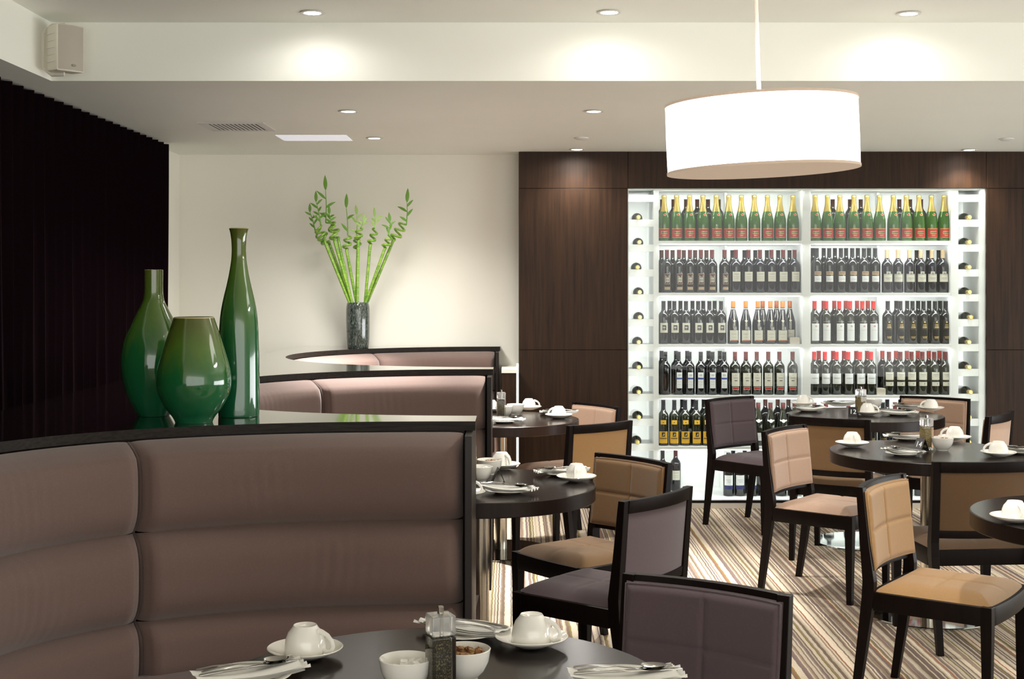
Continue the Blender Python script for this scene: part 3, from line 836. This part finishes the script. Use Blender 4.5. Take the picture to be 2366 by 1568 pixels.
MB().box(xa, xb, YW-.006, YW+.02, .038, .052).build('skirting_trim', W['frame'], wc, smooth=0)
def sx(px): return (px-HX)/FP*YS
def sz(py): return HC-(py-HY)/FP*YS
rows = [sz(556), sz(676), sz(795), sz(913), sz(1031), .056]
BAYL, BAYR = (sx(1522), sx(1854)), (sx(1873), sx(2197))
for bay in (BAYL, BAYR):
    for i, z in enumerate(rows[:-1]):
        MB().box(bay[0], bay[1], YS, YB, z-.027, z).build('shelf', W['white'], wc, smooth=0, bevel=.001)
MB().box(xa, xb, YW+.02, YB, .033, .056).build('base_shelf', W['white'], wc, smooth=0)
for a, b in ((1510, 1522), (1854, 1873), (2197, 2214)):
    MB().box(sx(a), sx(b), YS-.003, YB, .056, z5).build('divider', W['white'], wc, smooth=0, bevel=.001)
for px in (1676, 2028):
    x = (px-HX)/FP*9.55; MB().box(x-.006, x+.012, 9.55, YB, .056, z5).build('divider', W['white'], wc, smooth=0)
# pigeonholes
MB().box(xa+.0065, xb-.0065, YW+.02, YB, z5-.005, z5).build('top_liner', W['white'], wc, smooth=0)
MB().box(xa, xa+.006, YW+.02, YB, .056, z5).build('side_liner', W['white'], wc, smooth=0)
MB().box(xb-.006, xb, YW+.02, YB, .056, z5).build('side_liner', W['white'], wc, smooth=0)
cub = {'L': (xa+.0065, sx(1510)), 'R': (sx(2214), xb-.0065)}
zc = [sz(737)+.1725*k for k in range(-6, 6)]
for s in 'LR':
    a, b = cub[s]
    for z in zc:
        if z < .1 or z > z5-.02: continue
        m = MB(); m.box(a, b, YS, YS+.014, z-.05, z); m.box(a, b, YS+.014, 9.60, z-.018, z-.006)
        m.build('bottle_ledge', W['white'], wc, smooth=0, bevel=.0008)
g = MB(); g.box(xa+.002, xb-.002, YW+.006, YW+.012, .056, z5-.001)
g.build('glass_pane', W['glass'], wc, smooth=0)

# bottles
G = {}
def gl(name, col, rough=.08): G[name] = Mat('glass_'+name, col, rough, Coat_Weight=.5, Coat_Roughness=.02).m
gl('black', (.006,.006,.007)); gl('brown', (.012,.009,.005)); gl('green', (.03,.11,.008)); gl('navy', (.008,.008,.016)); gl('olive', (.014,.016,.008))
def pm(name, col, rough=.5, **k): G[name] = Mat('label_'+name, col, rough, **k).m
pm('cream', (.62,.60,.50)); pm('white', (.74,.75,.74)); pm('red', (.42,.035,.025)); pm('gold', (.72,.52,.18), .28, Metallic=.7); pm('palegold', (.46,.34,.10), .35, Metallic=.6)
pm('maroon', (.075,.010,.010), .4); pm('brightred', (.36,.014,.014), .35); pm('yellow', (.72,.42,.03)); pm('blue', (.04,.07,.30)); pm('dark', (.02,.017,.015)); pm('orange', (.50,.12,.015), .4)
pm('tan', (.42,.30,.18)); pm('blackcap', (.010,.010,.012), .3); pm('indigo', (.02,.025,.12)); pm('brownred', (.075,.024,.016)); pm('grey', (.25,.25,.24))
PROF = {
 'bx': ([(0,.002),(.034,0),(.0372,.004),(.0375,.180),(.0365,.196),(.030,.212),(.020,.224),(.0150,.236),(.0138,.255),(.0138,.292),(.0146,.293),(.0146,.297),(.0138,.298),(0,.298)], .0378),
 'bg': ([(0,.002),(.036,0),(.0395,.004),(.0400,.125),(.0385,.150),(.031,.182),(.022,.213),(.0160,.240),(.0142,.262),(.0142,.296),(0,.297)], .0403),
 'ch': ([(0,.002),(.040,0),(.0430,.005),(.0430,.120),(.0415,.150),(.034,.185),(.024,.218),(.0175,.250),(.0155,.275),(.0155,.300),(.0170,.304),(.0170,.316),(.0120,.3205),(0,.321)], .0433),
}
BK = {
 'champagne': ('ch', 'green', 'palegold', .205),
 'crest': ('bx', 'black', 'maroon', .245), 'plainred': ('bx', 'black', 'brownred', .245),
 'creamlabel': ('bx', 'navy', 'maroon', .243), 'twopart': ('bx', 'black', 'blackcap', .24), 'greycrest': ('bx', 'navy', 'tan', .24),
 'square': ('bx', 'black', 'blackcap', .24), 'orange': ('bg', 'navy', 'orange', .252), 'redwhite': ('bx', 'olive', 'brightred', .245),
 'golddark': ('bx', 'black', 'blackcap', .245), 'blueband': ('bx', 'black', 'blackcap', .245), 'plain': ('bx', 'black', 'blackcap', .245),
 'chateau': ('bx', 'olive', 'maroon', .245), 'redcap': ('bx', 'olive', 'brightred', .243), 'twin': ('bx', 'olive', 'maroon', .245),
 'yellow': ('bx', 'olive', 'blackcap', .235), 'medal': ('bg', 'olive', 'maroon', .258), 'bluebase': ('bx', 'black', 'blackcap', .245), 'redback': ('bx', 'black', 'red', .245),
}
def label_mesh(k, r):
    m = MB(); mats = []
    def P(mat, w, z0, z1, cx=0, lift=0.0):
        if G[mat] not in mats: mats.append(G[mat])
        m.mi = mats.index(G[mat]); m.patch(r+lift, w, z0, z1, cx)
    def bars(mat, rows_, lift=.0006):
        for w, z, h, cx in rows_: P(mat, w, z, z+h, cx, lift)
    if k == 'champagne':
        P('red', .085, .022, .088); P('gold', .084, .022, .0245, 0, .0004); P('gold', .084, .0835, .0865, 0, .0004); P('gold', .046, .050, .066, 0, .0004)
        bars('dark', [(.006, .0535, .009, -.018+.0075*i) for i in range(6)], .0008); bars('gold', [(.030, .040, .002, 0), (.022, .034, .002, 0)], .0005)
    elif k == 'crest':
        P('tan', .040, .058, .133); P('brownred', .034, .062, .129, 0, .0004)
        for i in range(4): P('cream', .0035, .068+.004*(i % 2), .120-.006*(i % 3), -.0115+.0075*i, .0008)
        bars('cream', [(.024, .096, .004, 0), (.02, .078, .003, .002)], .0009); P('tan', .040, .020, .040); P('maroon', .046, .046, .050)
    elif k == 'creamlabel':
        P('cream', .060, .078, .145); bars('grey', [(.036, .128, .003, 0), (.042, .110, .0015, 0), (.030, .098, .0015, 0)])
    elif k == 'twopart':
        P('white', .052, .072, .112); P('tan', .052, .118, .142); bars('grey', [(.03, .090, .0015, 0)]); bars('brownred', [(.04, .130, .003, 0)])
    elif k == 'greycrest':
        P('cream', .066, .075, .130); P('grey', .066, .124, .127, 0, .0004); P('cream', .028, .125, .146); P('grey', .018, .128, .141, 0, .0005); bars('grey', [(.044, .100, .003, 0), (.03, .092, .0015, 0)])
    elif k == 'square':
        P('cream', .058, .078, .146); P('dark', .028, .096, .130, .001, .0004); P('cream', .018, .112, .120, -.001, .0007); P('grey', .016, .101, .108, -.001, .0007)
    elif k == 'orange':
        P('cream', .066, .022, .095); P('orange', .064, .022, .027, .006, .0004); bars('grey', [(.038, .068, .002, -.004), (.03, .045, .0012, 0)])
        for i in range(2): P('cream', .004, .098, .150, -.004+.008*i, -.0006)
    elif k == 'redwhite':
        P('white', .056, .022, .142); bars('brightred', [(.012, .119, .009, .003)]); P('white', .007, .1215, .1255, .003, .0009); bars('grey', [(.04, .096, .0012, 0)]); bars('tan', [(.005, .152, .004, -.02+.008*i) for i in range(6)], .0003)
    elif k == 'golddark':
        P('dark', .050, .100, .160); bars('gold', [(.010, .148, .008, 0), (.022, .132, .003, 0), (.026, .122, .003, 0), (.030, .112, .004, 0)]); bars('gold', [(.034, .050, .002, 0), (.028, .044, .0015, 0), (.030, .038, .0015, 0)], .0003)
    elif k == 'blueband':
        P('white', .040, .046, .156); P('blue', .046, .108, .119, 0, .0006); bars('grey', [(.016, .132, .010, 0), (.026, .090, .0012, 0), (.022, .072, .0012, 0)]); P('white', .010, .1345, .1395, 0, .001)
    elif k == 'chateau':
        P('cream', .060, .060, .152); P('red', .044, .036, .054); P('cream', .048, .034, .056, 0, -.0002); bars('grey', [(.034, .116, .003, 0), (.006, .136, .004, 0)]); bars('brownred', [(.020, .096, .005, 0)])
    elif k == 'redcap':
        P('white', .066, .076, .148); bars('grey', [(.044, .114, .003, 0), (.034, .086, .001, 0)])
    elif k == 'twin':
        P('cream', .060, .104, .158); P('cream', .058, .062, .090); bars('grey', [(.040, .138, .003, 0), (.026, .128, .0015, 0)]); bars('dark', [(.008, .075, .004, .008)])
    elif k == 'yellow':
        P('yellow', .066, .016, .094); P('dark', .022, .060, .088, 0, .0004); P('cream', .006, .068, .080, .003, .0008); P('cream', .008, .066, .070, -.002, .0008); bars('brownred', [(.006, .044, .008, -.022+.0085*i) for i in range(6)]); P('yellow', .040, .140, .168, 0, .0002); bars('brownred', [(.010, .151, .004, 0)])
    elif k == 'medal':
        P('white', .044, .035, .090); bars('grey', [(.03, .065, .0012, 0)])
    elif k == 'bluebase':
        P('white', .064, .075, .145); P('indigo', .064, .048, .072); bars('grey', [(.040, .112, .002, 0), (.03, .098, .002, .004)]); bars('olive2', []) 
    else: return None
    return m, mats
def make_bottle(k):
    def mk():
        shape, glass, cap, zc_ = BK[k]; pr, r = PROF[shape]
        o = MB().lathe(pr, 24).build('wine_bottle' if k != 'champagne' else 'champagne_bottle', G[glass], smooth=50)
        # capsule: the profile above zc_
        def rad(z):
            for (r0, z0), (r1, z1) in zip(pr, pr[1:]):
                if z0 <= z <= z1 and z1 > z0: return r0+(r1-r0)*(z-z0)/(z1-z0)
            return pr[-2][0]
        cp = [(rad(zc_)+.0002, zc_)]+[(a+.0007, z+.0004) for a, z in pr if z > zc_+.002 and a > 0]+[(0, pr[-1][1]+.0006)]
        MB().lathe(cp, 20).build('capsule', G[cap], o, smooth=50)
        if k == 'champagne':
            m = MB(); 
            b = MB().lathe([(0,0),(.0105,0),(.0105,.001),(0,.001)], 16); b.xf(Matrix.Translation((.006, -.0335, .183)) @ Matrix.Rotation(PI/2-.35, 4, 'X')); m.add(b.v, b.f)
            m.mi = 1; b = MB().lathe([(0,0),(.006,0),(.006,.0018),(0,.0018)], 12); b.xf(Matrix.Translation((.006, -.0338, .183)) @ Matrix.Rotation(PI/2-.35, 4, 'X')); m.add(b.v, b.f)
            m.build('neck_medallion', [G['gold'], G['red']], o)
        if k in ('medal',):
            m = MB(); b = MB().lathe([(0,0),(.0125,0),(.0125,.001),(0,.001)], 14); b.xf(Matrix.Translation((0, -.0345, .172)) @ Matrix.Rotation(PI/2-.30, 4, 'X')); m.add(b.v, b.f)
            for s_ in (-1, 1):
                m.add([(s_*.008, -.0335, .178), (s_*.024, -.026, .181), (s_*.024, -.027, .171), (s_*.008, -.0345, .168)], [(0, 1, 2, 3)])
            m.build('neck_label', G['white'], o)
        if k == 'orange':
            m = MB(); b = MB().lathe([(0,0),(.011,0),(.011,.001),(0,.001)], 4); b.xf(Matrix.Translation((0, -.0355, .160)) @ Matrix.Rotation(PI/2-.25, 4, 'X')); m.add(b.v, b.f)
            m.add([(-.0035, -.0395, .15), (.0035, -.0395, .15), (.003, -.0172, .235), (-.003, -.0172, .235)], [(0, 1, 2, 3)]); m.lathe([(.0162, .234), (.0158, .247)], 16)
            m.build('neck_label', G['cream'], o)
        if k in ('redwhite', 'redcap', 'twin'):
            MB().lathe([(.0146, .238), (.0144, .246)], 16).build('neck_band', G['yellow'] if k == 'redwhite' else G['green'], o)
        lm = label_mesh(k, r)
        if lm and k != 'plain': lm[0].build('label', lm[1], o, smooth=60)
        return o
    return mk
G['olive2'] = G['olive']
ORD = ['first', 'second', 'third', 'fourth', 'fifth', 'sixth', 'seventh', 'eighth', 'ninth', 'tenth', 'eleventh', 'twelfth']
SH = ['top', 'second', 'third', 'fourth', 'fifth', 'bottom']
DES = {'champagne': 'gold foiled red labelled champagne', 'crest': 'framed crest labelled bottle', 'plainred': 'brown capped bottle',
 'creamlabel': 'plain cream labelled bottle', 'twopart': 'tan and white labelled bottle', 'greycrest': 'wide crest labelled bottle',
 'square': 'cream square labelled bottle', 'orange': 'orange capped bottle', 'redwhite': 'red capped tall white labelled bottle',
 'golddark': 'gold lettered black bottle', 'blueband': 'bottle with blue banded label', 'plain': 'plain black bottle',
 'chateau': 'maroon capped tall labelled bottle', 'redcap': 'bright red capped white labelled bottle', 'twin': 'maroon capped twin labelled bottle',
 'yellow': 'yellow labelled bottle', 'medal': 'red capped bottle with neck emblem', 'bluebase': 'white and blue labelled bottle', 'redback': 'dark red capped bottle'}
LASTX = {}
def rowof(kind, row, pxs, Y=9.37, side='left', back=False, h=0, turned=None, lab=None):
    z = rows[row]; rr = PROF[BK[kind][0]][1]
    bay = BAYL if side == 'left' else BAYR
    for i, px in enumerate(pxs):
        x = max((px-HX)/FP*Y, bay[0]+rr+.002); x = min(x, bay[1]-rr-.002)
        kk = (row, side, round(Y, 2))
        if kk in LASTX and x < LASTX[kk]+rr+.0005: x = LASTX[kk]+rr+.0005
        LASTX[kk] = x+rr
        w = '%s, %s from left%s, %s shelf, %s half' % (DES[kind], ORD[i], ' at back' if back else '', SH[row], side)
        o = inst('bottle_'+kind, make_bottle(kind), (x, Y + R.uniform(-.004, .004), z+.0005), math.radians(R.uniform(-7, 7)), w, 'bottle',
                 ('bottles behind the front row, ' if back else '') + DES[kind].split(' with')[0] + 's on the ' + SH[row] + ' shelf')
        if h: o.scale = (1, 1, h)
# shelf 1
rowof('champagne', 0, [1533,1563,1593,1624,1655,1683,1713,1743,1773,1802,1832]); rowof('champagne', 0, [1881,1910,1940,1973,2003,2032,2064,2094,2123,2152,2183], side='right')
rowof('plainred', 0, [1530,1556,1585,1611,1634,1659], 9.50, back=True); rowof('plainred', 0, [1924,1964,1984,2078,2086,2112,2140], 9.50, side='right', back=True)
# shelf 2
rowof('crest', 1, [1541,1569,1593,1619,1645,1674]); rowof('creamlabel', 1, [1700,1729,1756,1782.5,1809,1836])
rowof('plainred', 1, [1528,1554,1580,1606,1632], 9.48, back=True); rowof('plain', 1, [1692,1720,1745,1772,1798,1824], 9.48, back=True)
rowof('twopart', 1, [1887,1916,1943,1969,1996,2022], side='right', h=1.04); rowof('greycrest', 1, [2049,2075,2101,2127,2153,2179], side='right')
rowof('plain', 1, [1878,1903,1929,1955,1982,2008], 9.48, side='right', back=True, h=1.05); rowof('plain', 1, [2118,2144,2168], 9.48, side='right', back=True)
# shelf 3
rowof('square', 2, [1533,1558,1585,1613,1639,1666]); rowof('plain', 2, [1547,1572,1600,1624,1651], 9.46, back=True)
rowof('orange', 2, [1694,1723,1751,1780,1808]); rowof('orange', 2, [1762,1794,1825], 9.48, back=True)
rowof('redwhite', 2, [1882,1909,1939,1963,1992,2018], side='right'); rowof('redback', 2, [1903,1927,1954,1980,2004], 9.48, side='right', back=True)
rowof('golddark', 2, [2051,2080,2108,2134,2160,2184], side='right'); rowof('plain', 2, [2071,2096,2121,2147,2172], 9.47, side='right', back=True)
# shelf 4
rowof('plain', 3, [1537]); rowof('blueband', 3, [1568,1592,1619,1646,1673]); rowof('plain', 3, [1527,1562,1588,1637,1663], 9.48, back=True)
rowof('chateau', 3, [1697,1722,1748,1775,1801,1831])
rowof('redcap', 3, [1881,1906,1933,1960,1987,2012], side='right'); rowof('redcap', 3, [1892,1925,1950,1978,2003], 9.48, side='right', back=True)
rowof('twin', 3, [2054,2080,2106,2131,2158,2184], side='right'); rowof('redback', 3, [2039,2070,2095,2121,2139,2168], 9.48, side='right', back=True)
# shelf 5
rowof('yellow', 4, [1529,1554,1579,1603,1628], h=1.06); rowof('plain', 4, [1576,1593,1607,1615,1636,1655], 9.50, back=True, h=1.05)
rowof('medal', 4, [1752,1780,1809,1833]); rowof('plainred', 4, [1741,1768,1797,1821], 9.50, back=True, h=1.08)
rowof('medal', 4, [1881,1908,1960,1985], side='right'); rowof('golddark', 4, [2010,2040], side='right'); rowof('creamlabel', 4, [2068,2090,2130,2160], side='right'); rowof('plain', 4, [2050,2080], 9.5, side='right', back=True, h=1.05)
# bottom shelf
rowof('creamlabel', 5, [1561], 9.60); rowof('plain', 5, [1531], 9.50)
rowof('bluebase', 5, [1683,1709,1738,1764,1805,1832]); rowof('plain', 5, [1694,1721,1750], 9.50, back=True)
rowof('bluebase', 5, [1885,1912,1960,2050,2080,2125,2155], side='right')
# boxes
tag(MB().box(-.033, .033, -.05, .05, 0, .045).build('carton', W['tile'], smooth=0, bevel=.002, loc=((1834-HX)/FP*9.36, 9.37, rows[2]+.0005)), 'small cream carton beside the orange capped bottles on third shelf', 'box')
tag(MB().box(-.030, .030, -.05, .05, 0, .045).build('carton', W['tile'], smooth=0, bevel=.002, loc=((2033-HX)/FP*9.36, 9.37, rows[3]+.0005)), 'small cream carton between the red capped bottles on fourth shelf', 'box')
# lying bottles
def make_lying():
    pr, r = PROF['bx']
    M = Matrix.Rotation(PI/2-.03, 4, 'X')
    o = MB().lathe(pr, 20).xf(M).build('wine_bottle', G['olive'], smooth=50)
    MB().lathe([(.0145, .24), (.0152, .29), (.0152, .297), (.012, .3015), (.006, .3015), (.0055, .2995), (0, .2995)], 20).xf(M).build('capsule', G['gold'], o, smooth=50)
    return o
for s, cx in (('L', 1476), ('R', 2242)):
    k = 0; zz = sorted([z for z in zc if .2 < z < z5-.1], reverse=True)
    for z in zz:
        x = (cx+R.uniform(-3, 3)-HX)/FP*9.26
        inst('lying', make_lying, (x, 9.555, z+.006), 0, 'gold capped wine bottle lying in the %s pigeonhole column, %s from the top' % ('left' if s == 'L' else 'right', ORD[k]), 'bottle', 'lying bottles in the pigeonholes')
        k += 1

# ------------------------------------------------------------------ ceiling fittings
def make_down():
    r = root('downlight')
    MB().lathe([(.044, .0), (.052, -.001), (.054, -.004), (.050, -.006), (.038, -.005), (.034, .0)], 32).build('trim_ring', W['vent'], r, smooth=50)
    MB().lathe([(0, -.0045), (.035, -.0045), (.035, -.0015), (0, -.0015)], 24).build('lens', W['bulb'], r)
    return r
def add_spot(x, y, z, e, size, blend, col=(1, .97, .92), rad=.03, name='downlight_beam'):
    l = bpy.data.lights.new(name, 'SPOT'); l.energy = e; l.spot_size = math.radians(size); l.spot_blend = blend; l.color = col; l.shadow_soft_size = rad
    o = bpy.data.objects.new(name, l); COL.objects.link(o); o.location = (x, y, z); return o
EW, EN = .30, 17
def downlight(px, py, zc_, where, ew=EW, en=EN, e3=1.1):
    x, y = on_plane(px, py, zc_)
    inst('down', make_down, (x, y, zc_-.0005), 0, 'small round recessed downlight '+where, 'ceiling light', 'recessed downlights')
    add_spot(x, y, zc_-.012, ew, 146 if ew > 30 else 122, .75 if ew > 1 else .12, rad=.24 if ew > 30 else .05); add_spot(x, y, zc_-.012, en, 60, .9); add_spot(x, y, zc_-.02, e3, 172, .35, rad=.10)
def down_at(x, y, z, where='', ew=EW, en=EN):
    inst('down', make_down, (x, y, z-.0005), 0, 'small round recessed downlight '+where, 'ceiling light', 'recessed downlights')
    add_spot(x, y, z-.012, ew, 115, .12); add_spot(x, y, z-.012, en, 60, .9)
downlight(722, 28, ZU, 'at left in the raised ceiling', .22, 15)
downlight(1408, 27, ZU, 'in the middle of the raised ceiling')
downlight(2100, 30, ZU, 'at right in the raised ceiling')
downlight(805, 256, ZL, 'in the lower ceiling right of the air vent', 62, 100, .3)
downlight(1372, 256, ZL, 'in the lower ceiling left of the pendant lamp', 24, 190, 3)
downlight(865, 318, ZL, 'near the back wall above the bamboo', 54, 240, .3)
downlight(1333, 344, ZL, 'closest to the dark panel left of the wine cabinet', 16, 4, 4)
downlight(2240, 345, ZL, 'above the right end of the wine cabinet', 16, 5)
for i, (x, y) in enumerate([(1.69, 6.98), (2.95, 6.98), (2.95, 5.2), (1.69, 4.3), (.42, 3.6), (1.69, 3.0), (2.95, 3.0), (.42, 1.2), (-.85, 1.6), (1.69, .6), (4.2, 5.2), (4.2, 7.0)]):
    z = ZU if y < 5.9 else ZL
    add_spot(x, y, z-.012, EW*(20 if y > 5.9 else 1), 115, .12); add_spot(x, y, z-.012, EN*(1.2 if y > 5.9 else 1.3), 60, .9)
# unlit sensor
for px, py, w in ((1343, 318, 'left of the pendant lamp, above the dark panel'), (2325, 320, 'at the far right above the wine wall')):
    x, y = on_plane(px, py, ZL)
    tag(MB().lathe([(0, 0), (.045, 0), (.045, -.004), (.03, -.012), (0, -.014)], 28).build('ceiling_sensor', W['vent'], loc=(x, y, ZL-.0005), smooth=50), 'small pale round ceiling sensor '+w, 'sensor', 'ceiling sensors')
# vent
v = thing('ceiling_vent', 'white slatted rectangular air vent in the lower ceiling near the curtain', 'air vent', (-1.572, 7.68, ZL-.0005))
m = MB(); m.box(-.185, .185, -.20, -.165, -.006, 0); m.box(-.185, .185, .165, .20, -.006, 0); m.box(-.185, -.15, -.165, .165, -.006, 0); m.box(.15, .185, -.165, .165, -.006, 0)
m.build('frame', W['vent'], v, smooth=0, bevel=.001)
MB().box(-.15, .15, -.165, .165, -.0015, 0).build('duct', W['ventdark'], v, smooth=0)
m = MB()
for i in range(13):
    x = -.145+.0237*i; m.box(x, x+.008, -.165, .165, -.006, -.002)
m.build('slats', W['vent'], v, smooth=0)
# added glowing patch standing in for light bounced onto the ceiling
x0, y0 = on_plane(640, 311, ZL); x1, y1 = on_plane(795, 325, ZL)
bounce_patch = thing('ceiling_bounce_patch', 'added faintly glowing patch imitating bounced light on the lower ceiling', 'light patch', (-1.22, (y0+y1)/2, ZL-.0005))
MB().box(-.215, .215, -.16, .16, -.002, 0).build('glow_face', W['dimglow'], bounce_patch, smooth=0)
# speaker
def speaker():
    r = thing('loudspeaker', 'small cream wall loudspeaker with beige grille beside the recessed ceiling corner', 'speaker', (-1.935, 5.80, 2.552), math.radians(48))
    w, h, d = .064, .1, .085
    m = MB(); secs = []
    for y, k in ((d, .72), (d*.4, .93), (-d*.55, 1.0), (-d*.62, 1.0)):
        secs.append([(x*w*k, y, z*h*(k*.5+.5)) for x, z in ((-1, -1), (1, -1), (1, 1), (-1, 1))])
    m.loft(secs); m.build('cabinet', W['spk'], r, smooth=0, bevel=.006, seg=3)
    m = MB(); m.grid(10, 2, lambda u, v: ((2*u-1)*w*.93, -d*.62-.012*(1-(2*u-1)**2)-.001, (2*v-1)*h*.95))
    m.grid(10, 2, lambda u, v: ((2*u-1)*w*.93, -d*.60, (2*v-1)*h*.95)); 
    g = m.build('grille', W['grille'], r, smooth=60)
    b = MB().lathe([(0, 0), (.011, 0), (.012, .002), (.009, .004), (0, .004)], 20); b.xf(Matrix.Translation((.006, -d*.62-.012, -.075)) @ Matrix.Rotation(PI/2, 4, 'X') @ Matrix.Diagonal((1, .45, 1, 1)))
    b.build('badge', W['badge'], g)
    m = MB()
    for i in range(5):
        z = -.06+.03*i; m.box(-w-.0008, -w*.93, -.03, .035, z-.001, z+.001)
    m.build('ribs', W['vent'], r, smooth=0)
    m = MB(); m.tube([(0, 0, h+.006), (-.03, .05, h+.006), (-.052, .088, h*.75), (-.052, .088, -h*.75), (-.03, .05, -h-.006), (0, 0, -h-.006)], .006, 8, flat=1.6)
    m.build('bracket', W['spk'], r)
speaker()
# pendant
DY = 4.25; PR = .300
pxc = (1760-HX)/FP*DY; zt = HC+(650-238)/FP*DY; zb = HC+(650-393)/FP*DY
p = thing('pendant_lamp', 'large white drum pendant lamp hanging in front of the wine wall', 'pendant lamp', (pxc, DY, (zt+zb)/2)); hh = (zt-zb)/2
p.rotation_euler = (math.radians(0.0), math.radians(-2.2), 0)
sh = MB(); sh.lathe([(PR, -hh), (PR+.001, 0), (PR, hh), (PR-.003, hh), (PR-.003, -hh)], 96); sh.f = sh.f; 
s_o = sh.build('lamp_shade', W['shade'], p, smooth=50)
m = MB()
for z in (-hh, hh): m.lathe([(PR-.004, z-.004), (PR+.0025, z-.004), (PR+.0025, z+.004), (PR-.004, z+.004)], 96)
m.build('shade_rim', W['shadetrim'], p, smooth=30)
MB().lathe([(0, -hh+.012), (PR-.006, -hh+.012), (PR-.006, -hh+.016), (0, -hh+.016)], 72).build('glow_face', W['glow_face'], p)
m = MB()
for k in range(3):
    a = 2*PI*k/3; m.tube([(0, 0, hh-.01), ((PR-.004)*math.cos(a), (PR-.004)*math.sin(a), hh-.01)], .003, 6)
m.tube([(0, 0, hh-.01), (0, 0, hh-.08)], .018, 12)
m.build('spider_frame', W['cord'], p)
dz = ZU-(zt+zb)/2
MB().tube([(-.004, 0, hh-.01), (.0, 0, dz+.005)], .0065, 10).build('stem', W['cord'], p)
def point(x, y, z, e, rad, col=(1, .96, .90), name='pendant_bulb'):
    l = bpy.data.lights.new(name, 'POINT'); l.energy = e; l.shadow_soft_size = rad; l.color = col
    o = bpy.data.objects.new(name, l); COL.objects.link(o); o.location = (x, y, z)
point(pxc, DY, zt+.05, 5, .05)
def area(x, y, z, sx_, sy_, e, rot=(0, 0, 0), col=(1, .95, .88), name='cabinet_light', shape='RECTANGLE', spread=None):
    l = bpy.data.lights.new(name, 'AREA'); l.shape = shape; l.size = sx_; l.size_y = sy_; l.energy = e; l.color = col
    if spread: l.spread = math.radians(spread)
    o = bpy.data.objects.new(name, l); COL.objects.link(o); o.location = (x, y, z); o.rotation_euler = rot; return o
area(pxc, DY, zb-.004, .5, .5, 8, shape='DISK', name='pendant_glow')
# cabinet lighting: strips under each shelf
zt_ = [z5-.006]+[z-.027 for z in rows[:-1]]
for i, z in enumerate(zt_):
    for bay in (BAYL, BAYR):
        area((bay[0]+bay[1])/2, YS-.02, z-.006, bay[1]-bay[0]-.05, .02, .52, rot=(math.radians(38), 0, 0), col=(.97, 1, .98))
for bay in (BAYL, BAYR):
    for z0_, z1_ in zip([.056]+rows[::-1][1:], [z-.027 for z in rows[::-1][1:]]+[z5]):
        area((bay[0]+bay[1])/2, 9.60, (z0_+z1_)/2, bay[1]-bay[0]-.1, z1_-z0_-.06, .22, rot=(PI/2, 0, 0), col=(.98, 1, .97), name='shelf_back_light')
for s in 'LR':
    a, b = cub[s]
    area((a+b)/2, 9.62, 1.12, .12, 2.0, .36, rot=(PI/2, 0, 0), col=(.98, 1, .97), name='pigeonhole_light')
    area((a+b)/2, YW+.06, z5-.005, .12, .05, .6, col=(.95, 1, .98))
    area((a+b)/2, YW+.05, 1.15, .03, 2.0, .14, rot=(PI/2, 0, 0), col=(.95, 1, .98))

# daylight from the windows in the right hand wall, outside the view
area(XR-.06, 5.3, 1.0, 1.7, 5.5, 70, rot=(0, PI/2+.35, 0), col=(.95, .98, 1), name='window_daylight')
# ------------------------------------------------------------------ world, camera, output
w = bpy.data.worlds.new('world'); scn.world = w; w.use_nodes = True
w.node_tree.nodes['Background'].inputs[0].default_value = (1, .98, .93, 1); w.node_tree.nodes['Background'].inputs[1].default_value = .78
cam = bpy.data.cameras.new('camera'); co = bpy.data.objects.new('camera', cam); COL.objects.link(co)
co.location = (0, 0, HC); co.rotation_euler = (PI/2, 0, 0)
cam.sensor_fit = 'HORIZONTAL'; cam.sensor_width = 36; cam.lens = 36*FP/2366
cam.shift_y = (HY-784)/2366; cam.clip_start = .05
scn.camera = co
vs = scn.view_settings; vs.view_transform = 'Standard'; vs.look = 'None'; vs.gamma = 1; vs.exposure = 1.95; vs.use_curve_mapping = False
cy = scn.cycles
cy.max_bounces = 10; cy.diffuse_bounces = 5; cy.glossy_bounces = 5; cy.transmission_bounces = 8; cy.transparent_max_bounces = 16; cy.sample_clamp_indirect = 6
